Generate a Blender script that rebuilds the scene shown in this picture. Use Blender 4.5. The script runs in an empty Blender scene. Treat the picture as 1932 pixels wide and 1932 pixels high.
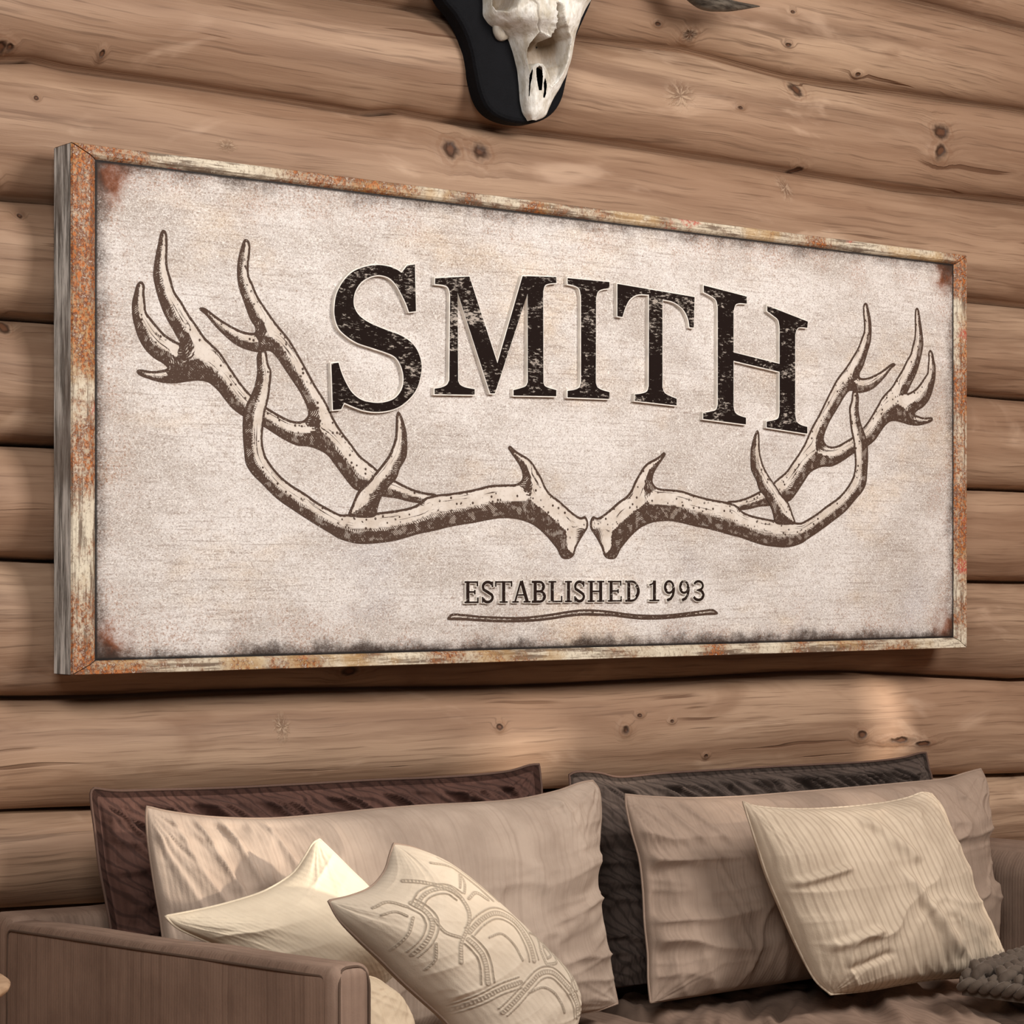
import bpy, math, random
import numpy as np
from mathutils import Vector
from mathutils.geometry import delaunay_2d_cdt, tessellate_polygon

sc = bpy.context.scene
COL = sc.collection
rnd = random.Random(5)

# ------------------------------------------------------------------ camera
F, HX, HY = 4300.0, 966.0, 1076.0
TH = math.radians(37.7)
EYE = np.array([0.0, -3.182, 1.2])
RGT = np.array([math.cos(TH), -math.sin(TH), 0.0])
FWD = np.array([math.sin(TH), math.cos(TH), 0.0])
UP = np.array([0.0, 0.0, 1.0])
cam = bpy.data.cameras.new('camera')
cam.sensor_width = 36.0
cam.lens = F / 1932 * 36
cam.shift_y = (HY - 966) / 1932
cam.clip_start = 0.05
camo = bpy.data.objects.new('camera', cam)
camo.location = EYE
camo.rotation_euler = (math.pi / 2, 0, -TH)
COL.objects.link(camo)
sc.camera = camo


def ray(p):
    p = np.asarray(p, float)
    return FWD + RGT * ((p[..., 0:1] - HX) / F) - UP * ((p[..., 1:2] - HY) / F)


def on_y(p, y):
    """points of the plane Y = y seen through pixels p"""
    d = ray(p)
    t = (y - EYE[1]) / d[..., 1:2]
    return EYE + d * t


def on_plane(p, y0, k=0.0, m=0.0, z0=0.45, x0=2.4):
    """plane y = y0 + k (z - z0) + m (x - x0)"""
    d = ray(p)
    num = y0 + k * (EYE[2] - z0) + m * (EYE[0] - x0) - EYE[1]
    t = num / (d[..., 1] - k * d[..., 2] - m * d[..., 0])
    return EYE + d * t[..., None]


def to_px(P):
    v = np.asarray(P) - EYE
    z = v @ FWD
    return np.stack([HX + F * (v @ RGT) / z, HY - F * (v @ UP) / z], -1)


# ------------------------------------------------------------------ noise
def _h(i, j, s):
    n = (i.astype(np.int64) * 374761393 + j.astype(np.int64) * 668265263 + s * 974634777) & 0xffffffff
    n = ((n ^ (n >> 13)) * 1274126177) & 0xffffffff
    return ((n ^ (n >> 16)) & 0xffff) / 65535.0


def vn(x, y, s=0):
    x = np.asarray(x, float); y = np.asarray(y, float)
    i = np.floor(x); j = np.floor(y)
    a = x - i; b = y - j
    a = a * a * a * (a * (a * 6 - 15) + 10); b = b * b * b * (b * (b * 6 - 15) + 10)
    return (_h(i, j, s) * (1 - a) * (1 - b) + _h(i + 1, j, s) * a * (1 - b) + _h(i, j + 1, s) * (1 - a) * b + _h(i + 1, j + 1, s) * a * b)


def fbm(x, y, s=0, o=3):
    r = 0; a = 1; t = 0
    for k in range(o):
        r = r + a * vn(x * 2 ** k, y * 2 ** k, s + k * 17); t += a; a *= .5
    return r / t


def sstep(a, b, x):
    t = np.clip((x - a) / (b - a), 0, 1)
    return t * t * (3 - 2 * t)


# ------------------------------------------------------------------ mesh helpers
def mesh_obj(name, verts, faces, mat, parent=None, smooth=True, attrs=None, uv=None):
    me = bpy.data.meshes.new(name)
    me.from_pydata([tuple(map(float, v)) for v in verts], [], [tuple(map(int, f)) for f in faces])
    if attrs:
        for k, a in attrs.items():
            at = me.attributes.new(k, 'FLOAT', 'POINT')
            at.data.foreach_set('value', np.asarray(a, np.float32).ravel())
    if uv is not None:
        l = me.uv_layers.new(name='UVMap')
        idx = np.zeros(len(me.loops), np.int32); me.loops.foreach_get('vertex_index', idx)
        l.data.foreach_set('uv', np.asarray(uv, np.float32)[idx].ravel())
    if mat:
        for m in (mat if isinstance(mat, (list, tuple)) else [mat]):
            me.materials.append(m)
    me.polygons.foreach_set('use_smooth', [smooth] * len(me.polygons))
    me.update()
    o = bpy.data.objects.new(name, me)
    COL.objects.link(o)
    if parent:
        o.parent = parent
    return o


def tag(o, label, cat, group=None):
    o['label'] = label; o['category'] = cat
    if group: o['group'] = group
    return o


def structure(o):
    o['kind'] = 'structure'
    return o


def grid_faces(nu, nv, off=0, flip=False, close_u=False):
    f = []
    for i in range(nu - 1 + (1 if close_u else 0)):
        i2 = (i + 1) % nu
        for j in range(nv - 1):
            q = (off + i * nv + j, off + i2 * nv + j, off + i2 * nv + j + 1, off + i * nv + j + 1)
            f.append(q[::-1] if flip else q)
    return f


def resample(P, n):
    P = np.asarray(P, float)
    d = np.r_[0, np.cumsum(np.linalg.norm(np.diff(P, axis=0), axis=1))]
    t = np.linspace(0, d[-1], n)
    return np.stack([np.interp(t, d, P[:, k]) for k in range(P.shape[1])], -1)


def catmull(P, n=8, closed=False):
    P = np.asarray(P, float)
    if len(P) < 3 and not closed:
        return P
    Q = np.vstack([P[-1], P, P[0], P[1]]) if closed else np.vstack([2 * P[0] - P[1], P, 2 * P[-1] - P[-2]])
    out = []
    for i in range(1, len(Q) - 2):
        p0, p1, p2, p3 = Q[i - 1:i + 3]
        for t in np.arange(n) / n:
            out.append(.5 * (2 * p1 + (p2 - p0) * t + (2 * p0 - 5 * p1 + 4 * p2 - p3) * t * t + (3 * p1 - p0 - 3 * p2 + p3) * t ** 3))
    if not closed:
        out.append(P[-1])
    return np.array(out)


def tube(path, rad, seg=8, closed=False, cap=True):
    P = np.asarray(path, float); n = len(P)
    rad = np.broadcast_to(np.asarray(rad, float), (n,))
    T = np.gradient(P, axis=0)
    if closed:
        T = np.roll(P, -1, 0) - np.roll(P, 1, 0)
    T /= np.linalg.norm(T, axis=1)[:, None] + 1e-12
    ref = np.array([0, 0, 1.0]) if abs(T[0][2]) < .9 else np.array([1.0, 0, 0])
    N = np.zeros_like(P); v = np.cross(T[0], ref); N[0] = v / np.linalg.norm(v)
    for i in range(1, n):
        v = N[i - 1] - T[i] * (N[i - 1] @ T[i]); N[i] = v / (np.linalg.norm(v) + 1e-12)
    B = np.cross(T, N)
    a = np.arange(seg) / seg * 2 * math.pi
    V = P[:, None] + rad[:, None, None] * (N[:, None] * np.cos(a)[None, :, None] + B[:, None] * np.sin(a)[None, :, None])
    V = V.reshape(-1, 3)
    f = []
    for i in range(n if closed else n - 1):
        i2 = (i + 1) % n
        for j in range(seg):
            j2 = (j + 1) % seg
            f.append((i * seg + j, i * seg + j2, i2 * seg + j2, i2 * seg + j))
    if cap and not closed:
        f.append(tuple(range(seg))[::-1]); f.append(tuple((n - 1) * seg + j for j in range(seg)))
    return V, f


class MB:
    def __init__(s): s.v = []; s.f = []
    def add(s, V, Fc):
        o = len(s.v); s.v += [tuple(map(float, p)) for p in V]; s.f += [tuple(i + o for i in q) for q in Fc]
    def prism(s, poly, z_front, z_back):
        """poly: (X, Z) outline; front face at y = z_front, rear at y = z_back"""
        n = len(poly)
        tri = tessellate_polygon([[Vector((p[0], p[1], 0)) for p in poly]])
        V = [(p[0], z_front, p[1]) for p in poly] + [(p[0], z_back, p[1]) for p in poly]
        f = [t for t in tri] + [tuple(i + n for i in t[::-1]) for t in tri]
        f += [(i, (i + 1) % n, (i + 1) % n + n, i + n) for i in range(n)]
        s.add(V, f)
    def build(s, name, mat, parent=None, smooth=False, fix=True):
        o = mesh_obj(name, s.v, s.f, mat, parent, smooth)
        if fix:
            import bmesh
            bm = bmesh.new(); bm.from_mesh(o.data); bmesh.ops.recalc_face_normals(bm, faces=bm.faces); bm.to_mesh(o.data); bm.free()
        return o


def round_box(lo, hi, r, mat, name, parent=None, sub=10, deform=None):
    """box with rounded edges as a dense grid, optional deform of the points"""
    lo = np.array(lo, float); hi = np.array(hi, float)
    import bmesh
    bm = bmesh.new(); bmesh.ops.create_cube(bm, size=1)
    for v in bm.verts:
        v.co = Vector(lo + (np.array(v.co) + .5) * (hi - lo))
    bmesh.ops.bevel(bm, geom=bm.edges[:], offset=r, segments=5, affect='EDGES', profile=.5)
    if deform:
        bmesh.ops.subdivide_edges(bm, edges=[e for e in bm.edges if e.calc_length() > .05], cuts=sub, use_grid_fill=True)
        for v in bm.verts:
            v.co = Vector(deform(np.array(v.co)))
    me = bpy.data.meshes.new(name); bm.to_mesh(me); bm.free()
    me.materials.append(mat)
    me.polygons.foreach_set('use_smooth', [True] * len(me.polygons))
    o = bpy.data.objects.new(name, me); COL.objects.link(o)
    if parent: o.parent = parent
    return o


# ------------------------------------------------------------------ materials
class NT:
    def __init__(s, name, rough=.8, spec=.3):
        s.m = bpy.data.materials.new(name); s.m.use_nodes = True
        s.t = s.m.node_tree; s.n = s.t.nodes; s.l = s.t.links
        s.b = s.n['Principled BSDF']
        s.b.inputs['Roughness'].default_value = rough
        s.b.inputs['Specular IOR Level'].default_value = spec
    def new(s, t, **k):
        x = s.n.new(t)
        for a, v in k.items(): setattr(x, a, v)
        return x
    def put(s, sock, v):
        if isinstance(v, bpy.types.NodeSocket): s.l.new(v, sock)
        else:
            if hasattr(sock, 'default_value') and isinstance(v, (tuple, list)) and len(v) == 3 and sock.type == 'RGBA': v = (*v, 1)
            sock.default_value = v
    def math(s, op, a, b=0.0, c=None, clamp=False):
        x = s.new('ShaderNodeMath', operation=op); x.use_clamp = clamp
        s.put(x.inputs[0], a); s.put(x.inputs[1], b)
        if c is not None: s.put(x.inputs[2], c)
        return x.outputs[0]
    def vmath(s, op, a, b=(0, 0, 0)):
        x = s.new('ShaderNodeVectorMath', operation=op)
        s.put(x.inputs[0], a); s.put(x.inputs[1], b)
        return x.outputs['Value'] if op in ('LENGTH', 'DISTANCE', 'DOT_PRODUCT') else x.outputs[0]
    def pos(s): return s.new('ShaderNodeTexCoord').outputs['Object']
    def geo(s): return s.new('ShaderNodeNewGeometry').outputs['Position']
    def uv(s): return s.new('ShaderNodeTexCoord').outputs['UV']
    def sep(s, v):
        x = s.new('ShaderNodeSeparateXYZ'); s.l.new(v, x.inputs[0]); return x.outputs
    def comb(s, a, b, c=0.0):
        x = s.new('ShaderNodeCombineXYZ')
        for i, v in enumerate((a, b, c)): s.put(x.inputs[i], v)
        return x.outputs[0]
    def noise(s, v, scale=1.0, detail=4, rough=.55, dist=0.0, col=False):
        x = s.new('ShaderNodeTexNoise'); s.l.new(v, x.inputs['Vector'])
        x.inputs['Scale'].default_value = scale; x.inputs['Detail'].default_value = detail
        x.inputs['Roughness'].default_value = rough; x.inputs['Distortion'].default_value = dist
        return x.outputs['Color' if col else 'Fac']
    def sc(s, v, k): return s.vmath('MULTIPLY', v, k)
    def ramp(s, f, lo, hi, a=0.0, b=1.0):
        x = s.new('ShaderNodeMapRange', interpolation_type='SMOOTHSTEP'); s.put(x.inputs[0], f)
        for i, v in enumerate((lo, hi, a, b)): s.put(x.inputs[i + 1], v)
        return x.outputs[0]
    def mix(s, f, a, b, mode='MIX'):
        x = s.new('ShaderNodeMix', data_type='RGBA', blend_type=mode)
        s.put(x.inputs[0], f); s.put(x.inputs[6], a); s.put(x.inputs[7], b)
        return x.outputs[2]
    def attr(s, name):
        return s.new('ShaderNodeAttribute', attribute_name=name).outputs['Fac']
    def bump(s, h, strength=.5, dist=.01):
        x = s.new('ShaderNodeBump'); x.inputs['Strength'].default_value = strength; x.inputs['Distance'].default_value = dist
        s.put(x.inputs['Height'], h); s.l.new(x.outputs[0], s.b.inputs['Normal'])
    def color(s, c): s.put(s.b.inputs['Base Color'], c)


def srgb(r, g, b):
    f = lambda c: (c / 255 / 12.92) if c <= 10 else ((c / 255 + .055) / 1.055) ** 2.4
    return (f(r), f(g), f(b))


def px1(x, y, Y=0.0):
    p = on_y(np.array([x, y]), Y); return float(p[0]), float(p[2])


KNOTS = [(14, 82, 16, 13), (33, 83, 9, 9), (205, 97, 5, 9), (73, 183, 5, 5), (852, 282, 16, 20), (909, 285, 17, 20), (1515, 165, 13, 15),
         (1778, 248, 14, 16), (1776, 285, 13, 15), (1541, 314, 9, 7), (1317, 62, 11, 9), (1181, 1378, 8, 10),
         (1211, 1350, 5, 4), (1628, 1387, 9, 9), (672, 1267, 18, 10), (1498, 22, 5, 4), (1253, 42, 6, 4),
         (1495, 83, 6, 4), (20, 615, 12, 14), (45, 405, 6, 6), (8, 345, 7, 12), (1270, 1361, 4, 4), (1338, 1427, 4, 4), (1637, 136, 6, 4), (1399, 203, 6, 4),
         (1700, 1397, 26, 7), (1745, 1403, 16, 5), (945, 1371, 7, 6)]

SCARS = [(1285, 180, 26, 24), (535, 1372, 14, 24), (1490, 352, 13, 24), (1317, 60, 12, 10), (430, 275, 16, 10)]


def log_wood():
    t = NT('log_wood', .62, .25)
    p = t.geo(); X, Y, Z = t.sep(p)
    lid = t.attr('log_tone')
    off = t.math('MULTIPLY', lid, 37.0)
    # knots: one distance field, grain bends round it
    dmin = None; bend = None
    for (a, b, rx, rz) in KNOTS:
        kx, kz = px1(a, b)
        w, h = px1(a + rx, b)[0] - kx, abs(px1(a, b + rz)[1] - kz)
        d = t.vmath('LENGTH', t.sc(t.vmath('SUBTRACT', t.comb(X, Z), (kx, kz, 0)), (1 / w, 1 / h, 0)))
        dmin = d if dmin is None else t.math('MINIMUM', dmin, d)
    wob = t.noise(t.sc(p, (42, 42, 42)), 1, 2)
    dk = t.math('ADD', dmin, t.math('MULTIPLY', t.math('SUBTRACT', wob, .5), 1.5))
    near = t.ramp(dk, .9, 3.4, 1.0, 0.0)
    zz = t.math('ADD', Z, t.math('MULTIPLY', near, .011))
    lowd = t.noise(t.comb(t.math('MULTIPLY', X, 2.2), t.math('MULTIPLY', zz, 5), off), 1, 3)
    zz = t.math('ADD', zz, t.math('MULTIPLY', lowd, .035))
    g = t.comb(t.math('MULTIPLY', X, 1.0), t.math('MULTIPLY', zz, 20), off)
    broad = t.noise(g, 1, 5, .62, .3)
    fine = t.noise(t.comb(t.math('MULTIPLY', X, 5), t.math('MULTIPLY', zz, 190), off), 1, 3, .6)
    tone = t.noise(t.comb(t.math('MULTIPLY', X, 1.1), t.math('MULTIPLY', Z, 4), off), 1, 3)
    c = t.mix(t.ramp(broad, .34, .66), WOOD_D, WOOD_L)
    c = t.mix(t.ramp(tone, .35, .7, 0, .75), c, WOOD_R)
    c = t.mix(t.ramp(fine, .52, .70, 0, .55), c, WOOD_G)
    c = t.mix(t.ramp(lid, 0, 1, 0, .3), c, srgb(140, 104, 80))
    patch = t.noise(t.comb(t.math('MULTIPLY', X, 3.5), t.math('MULTIPLY', Z, 11), t.math('ADD', off, 2)), 1, 4, .55, .6)
    c = t.mix(t.ramp(patch, .56, .74, 0, .5), c, srgb(120, 88, 66))
    c = t.mix(t.ramp(patch, .28, .42, .4, 0), c, srgb(206, 176, 150))
    ck = t.noise(t.comb(t.math('MULTIPLY', X, 2.6), t.math('MULTIPLY', zz, 75), t.math('ADD', off, 9)), 1, 2, .5, .3)
    gate = t.noise(t.comb(t.math('MULTIPLY', X, 2.5), t.math('MULTIPLY', Z, 9), t.math('ADD', off, 4)), 1, 2)
    crack = t.math('MULTIPLY', t.ramp(ck, .66, .71), t.ramp(gate, .5, .6))
    c = t.mix(t.math('MULTIPLY', crack, .75), c, srgb(88, 58, 40))
    # ring round each knot and its dark heart
    ring = t.math('MULTIPLY', t.ramp(t.math('SINE', t.math('MULTIPLY', dk, 5.5)), .1, .9), t.ramp(dk, .8, 3.0, 1, 0))
    c = t.mix(t.math('MULTIPLY', ring, .32), c, srgb(112, 74, 50))
    c = t.mix(t.ramp(dk, .45, 1.25, .92, 0), c, srgb(52, 32, 22))
    c = t.mix(t.ramp(dk, .1, .6, .55, 0), c, srgb(112, 72, 48))
    # healed branch scars: pale ridges radiating from a puckered middle
    smin = None
    for (a, b, rx, rz) in SCARS:
        kx, kz = px1(a, b)
        w_, h_ = px1(a + rx, b)[0] - kx, abs(px1(a, b + rz)[1] - kz)
        q = t.sc(t.vmath('SUBTRACT', t.comb(X, Z), (kx, kz, 0)), (1 / w_, 1 / h_, 0))
        d = t.vmath('LENGTH', q)
        qx, qz, _ = t.sep(q)
        sp = t.noise(t.comb(t.math('MULTIPLY', t.math('ARCTAN2', qz, qx), 2.6), t.math('MULTIPLY', d, 1.2), a), 1, 3, .6)
        v = t.math('MULTIPLY', t.ramp(sp, .45, .6), t.ramp(d, .1, 1.6, 1, 0))
        k = t.math('MULTIPLY', t.ramp(sp, .55, .4), t.ramp(d, .0, 1.2, 1, 0))
        c = t.mix(t.math('MULTIPLY', k, .55), c, srgb(96, 66, 46)); c = t.mix(t.math('MULTIPLY', v, .4), c, srgb(200, 174, 148))
        r_ = t.math('SUBTRACT', v, t.math('MULTIPLY', k, .6))
        smin = r_ if smin is None else t.math('ADD', smin, r_)
    t.color(c)
    h = t.math('SUBTRACT', t.math('ADD', t.math('MULTIPLY', broad, .6), t.math('MULTIPLY', fine, .22)), t.math('MULTIPLY', crack, .9))
    h = t.math('ADD', h, t.math('MULTIPLY', t.ramp(dk, .6, 2.6, 1, 0), .7))
    h = t.math('SUBTRACT', h, t.ramp(dk, .3, .9, 1.2, 0))
    h = t.math('ADD', h, t.math('MULTIPLY', smin, .9))
    t.bump(h, .5, .007)
    return t.m


WOOD_L, WOOD_D, WOOD_R, WOOD_G = srgb(178, 149, 123), srgb(122, 95, 75), srgb(142, 110, 87), srgb(84, 61, 46)


def sign_paint(name, X0, X1, Z0, Z1):
    """worn cream paint with grain, scratches, rust in the corners and a black line of dirt inside the frame"""
    t = NT(name, .7, .25)
    p = t.pos(); X, Y, Z = t.sep(p)
    gr = t.noise(t.comb(t.math('MULTIPLY', X, 9), t.math('MULTIPLY', Z, 230), 0), 1, 4, .65)
    sp = t.noise(t.sc(p, (230, 230, 230)), 1, 3, .7)
    big = t.noise(t.sc(p, (5, 5, 9)), 1, 5, .6)
    big2 = t.noise(t.vmath('ADD', t.sc(p, (3.5, 3, 6)), (5, 9, 2)), 1, 5, .65)
    c = t.mix(t.ramp(big, .35, .68), srgb(216, 208, 202), srgb(182, 171, 162))
    c = t.mix(t.ramp(t.noise(t.sc(p, (45, 45, 60)), 1, 4, .6), .5, .72, 0, .5), c, srgb(172, 156, 144))
    c = t.mix(t.ramp(big2, .52, .74, 0, .45), c, srgb(214, 186, 150))
    c = t.mix(t.ramp(t.noise(t.vmath('ADD', t.sc(p, (4, 3, 5)), (1, 3, 8)), 1, 4), .55, .75, 0, .5), c, srgb(170, 164, 166))
    c = t.mix(t.math('MULTIPLY', t.math('MULTIPLY', t.ramp(gr, .50, .66), t.ramp(big2, .3, .6)), .5), c, srgb(128, 108, 94))
    c = t.mix(t.math('MULTIPLY', t.ramp(sp, .53, .68), .55), c, srgb(140, 112, 92))
    fs = t.noise(t.sc(p, (300, 300, 420)), 1, 3, .75)
    c = t.mix(t.ramp(fs, .52, .66, 0, .55), c, srgb(112, 90, 76))
    c = t.mix(t.ramp(fs, .34, .46, .6, 0), c, srgb(242, 237, 232))
    # pale curved scratches
    sv = t.vmath('ADD', t.sc(p, (26, 26, 26)), t.sc(t.noise(t.sc(p, (14, 14, 14)), 1, 2, col=True), (3, 3, 3)))
    vor = t.new('ShaderNodeTexVoronoi', feature='DISTANCE_TO_EDGE'); t.l.new(sv, vor.inputs['Vector']); vor.inputs['Scale'].default_value = 5.0
    c = t.mix(t.math('MULTIPLY', t.ramp(vor.outputs['Distance'], .0, .07, .8, 0), t.ramp(sp, .42, .6)), c, srgb(240, 234, 226))
    sp2 = t.noise(t.sc(p, (420, 420, 420)), 1, 2, .6)
    c = t.mix(t.ramp(sp2, .6, .75, 0, .7), c, srgb(242, 236, 230))
    # distances to the frame
    dl = t.math('SUBTRACT', X, X0); dr = t.math('SUBTRACT', X1, X); db = t.math('SUBTRACT', Z, Z0); dt = t.math('SUBTRACT', Z1, Z)
    de = t.math('MINIMUM', t.math('MINIMUM', dl, dr), t.math('MINIMUM', db, dt))
    rag = t.math('MULTIPLY', t.math('SUBTRACT', t.noise(t.sc(p, (22, 22, 22)), 1, 5, .65), .5), .06)
    der = t.math('ADD', de, rag)
    rustn = t.noise(t.sc(p, (13, 13, 13)), 1, 5, .6)
    # spotted rust spreading from the left edge and the corners
    hx = t.math('MINIMUM', dl, dr); hz = t.math('MINIMUM', db, dt)
    corner = t.math('ADD', t.vmath('LENGTH', t.comb(hx, hz)), t.math('MULTIPLY', rag, 1.6))
    spots = t.math('MULTIPLY', t.ramp(der, .01, .11, 1, 0), t.ramp(sp, .45, .62))
    c = t.mix(t.math('MULTIPLY', t.math('MULTIPLY', spots, t.ramp(rustn, .4, .65)), .6), c, srgb(150, 98, 62))
    c = t.mix(t.math('MULTIPLY', t.ramp(corner, .03, .085, 1, 0), t.ramp(rustn, .36, .6)), c, srgb(120, 62, 28))
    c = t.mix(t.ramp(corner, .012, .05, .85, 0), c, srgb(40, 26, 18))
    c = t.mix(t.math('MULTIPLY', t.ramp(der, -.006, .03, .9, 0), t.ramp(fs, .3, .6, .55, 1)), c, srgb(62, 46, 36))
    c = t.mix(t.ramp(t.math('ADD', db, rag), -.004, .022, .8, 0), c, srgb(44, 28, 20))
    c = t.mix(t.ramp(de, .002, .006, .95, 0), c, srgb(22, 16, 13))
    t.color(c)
    t.bump(t.math('ADD', t.math('MULTIPLY', sp, .5), t.math('MULTIPLY', gr, .6)), .25, .002)
    return t.m


def frame_paint(vertical=False, rust=.5, red=True):
    t = NT('frame_paint', .65, .3)
    p = t.pos()
    k = (120, 20, 9) if vertical else (9, 20, 120)
    gr = t.noise(t.sc(p, k), 1, 4, .65)
    sp = t.noise(t.sc(p, (190, 190, 190)), 1, 3, .7)
    big = t.noise(t.sc(p, (7, 7, 7)), 1, 5, .65)
    c = t.mix(t.ramp(big, .35, .65), srgb(214, 202, 180), srgb(158, 136, 110))
    c = t.mix(t.ramp(gr, .48, .62, 0, .85), c, srgb(84, 62, 46))
    fl = t.noise(t.vmath('ADD', t.sc(p, (170, 170, 120)), (7, 3, 1)), 1, 5, .75)
    c = t.mix(t.ramp(fl, .5, .64, 0, .7), c, srgb(120, 98, 78))
    c = t.mix(t.ramp(t.noise(t.vmath('ADD', t.sc(p, (9, 9, 9)), (4, 8, 1)), 1, 4), .5, .66, 0, .6), c, srgb(176, 138, 84))
    rn = t.math('ADD', t.math('MULTIPLY', big, .75), t.math('MULTIPLY', sp, .3))
    c = t.mix(t.math('MULTIPLY', t.ramp(rn, .58 - rust * .16, .66 - rust * .1, 0, .95), t.ramp(fl, .42, .55)), c, t.mix(t.ramp(sp, .38, .6), srgb(184, 104, 44), srgb(96, 54, 28)))
    c = t.mix(t.math('MULTIPLY', t.ramp(rn, .62 - rust * .16, .74 - rust * .1), t.ramp(sp, .46, .6)), c, srgb(104, 50, 24))
    if red:
        rd = t.noise(t.vmath('ADD', t.sc(p, (6, 30, 12)), (3, 1, 7)), 1, 4)
        c = t.mix(t.math('MULTIPLY', t.ramp(rd, .62, .68), t.ramp(sp, .42, .55)), c, srgb(172, 78, 62))
    c = t.mix(t.ramp(sp, .57, .68, 0, .5), c, srgb(232, 220, 200))
    t.color(c); t.bump(t.math('ADD', sp, gr), .3, .002)
    return t.m


def grey_wood():
    t = NT('weathered_grey_wood', .8, .2)
    p = t.pos()
    g = t.noise(t.sc(p, (190, 120, 9)), 1, 5, .7)
    b = t.noise(t.sc(p, (12, 12, 5)), 1, 4)
    c = t.mix(t.ramp(g, .36, .64), srgb(96, 92, 87), srgb(222, 220, 214))
    c = t.mix(t.ramp(b, .45, .68, 0, .65), c, srgb(110, 98, 88))
    t.color(c); t.bump(g, .4, .003)
    return t.m


def ink(name, col, worn=.62):
    """printed dark letter face, scuffed so that paint shows through"""
    t = NT(name, .8, .06)
    p = t.pos()
    a = t.noise(t.sc(p, (90, 60, 260)), 1, 5, .78)
    b = t.noise(t.sc(p, (16, 9, 26)), 1, 4, .6)
    m = t.ramp(t.math('ADD', t.math('MULTIPLY', a, .7), t.math('MULTIPLY', b, .36)), worn, worn + .07)
    t.color(t.mix(t.math('MULTIPLY', m, .8), col, srgb(188, 176, 164)))
    return t.m


def plain(name, col, rough=.6, spec=.3, bumpk=None):
    t = NT(name, rough, spec)
    p = t.pos()
    n = t.noise(t.sc(p, (40, 40, 40)), 1, 4)
    t.color(t.mix(t.ramp(n, .3, .7), tuple(x * .85 for x in col), tuple(min(1, x * 1.1) for x in col)))
    if bumpk: t.bump(t.noise(t.sc(p, (bumpk,) * 3), 1, 4), .4, .003)
    return t.m


def antler_ink():
    """engraving: outline, cross hatching on the shaded flank, specks on the pale flank"""
    t = NT('antler_print', .7, .2)
    d = t.attr('edge'); s = t.attr('along'); k = t.attr('flank'); w = t.attr('width')
    p = t.pos()
    n1 = t.noise(t.sc(p, (160, 160, 160)), 1, 3, .6)
    n2 = t.noise(t.sc(p, (40, 40, 40)), 1, 3, .6)
    jit = t.math('MULTIPLY', t.math('SUBTRACT', n1, .5), .004)
    dj = t.math('ADD', d, jit)
    line = t.ramp(dj, .0038, .0048, 1, 0)
    rel = t.math('DIVIDE', d, w)
    dark = t.ramp(k, -.35, .4)                      # 1 on the shaded flank
    # solid part of the shaded flank, then hatch strokes that thin out
    lim = t.math('MULTIPLY', dark, t.math('ADD', .24, t.math('MULTIPLY', n2, .34)))
    solid = t.ramp(t.math('SUBTRACT', rel, lim), -.02, .02, 1, 0)
    wave = t.math('SINE', t.math('MULTIPLY', t.math('ADD', s, t.math('ADD', t.math('MULTIPLY', d, .55), t.math('MULTIPLY', n2, .012))), 1500.0))
    lim2 = t.math('MULTIPLY', dark, t.math('ADD', .50, t.math('MULTIPLY', n1, .3)))
    hat = t.math('MULTIPLY', t.ramp(wave, -.25, .1), t.ramp(t.math('SUBTRACT', rel, lim2), -.03, .03, 1, 0))
    # pale nicks in the solid flank
    wave2 = t.math('SINE', t.math('MULTIPLY', t.math('ADD', s, t.math('MULTIPLY', d, .8)), 1900.0))
    nick = t.math('MULTIPLY', t.ramp(wave2, .45, .8), t.ramp(t.noise(t.sc(p, (70, 70, 70)), 1, 2), .52, .62))
    nick = t.math('MULTIPLY', nick, t.ramp(d, .0035, .005))
    v = t.new('ShaderNodeTexVoronoi'); t.l.new(t.sc(p, (105, 1, 105)), v.inputs['Vector']); v.inputs['Scale'].default_value = 1
    speck = t.math('MULTIPLY', t.ramp(v.outputs['Distance'], .2, .28, 1, 0), t.ramp(n2, .40, .47))
    lw = t.noise(t.comb(t.math('MULTIPLY', s, 14), t.math('MULTIPLY', rel, 16), 0), 1, 2)
    streak = t.math('MULTIPLY', t.ramp(lw, .6, .64), t.ramp(d, .004, .006))
    body = t.math('MAXIMUM', t.math('MAXIMUM', solid, hat), t.math('MAXIMUM', speck, streak))
    body = t.math('MULTIPLY', body, t.math('SUBTRACT', 1.0, nick))
    m = t.math('MAXIMUM', line, body)
    scuff = t.ramp(t.noise(t.sc(p, (330, 330, 330)), 1, 3, .7), .6, .7, 1, .35)
    m = t.math('MULTIPLY', m, scuff)
    base = t.mix(t.ramp(n2, .35, .7), srgb(216, 205, 194), srgb(198, 184, 170))
    base = t.mix(t.ramp(t.noise(t.sc(p, (230, 230, 230)), 1, 3, .7), .55, .72, 0, .4), base, srgb(140, 112, 92))
    t.color(t.mix(m, base, srgb(72, 53, 42)))
    return t.m


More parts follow.
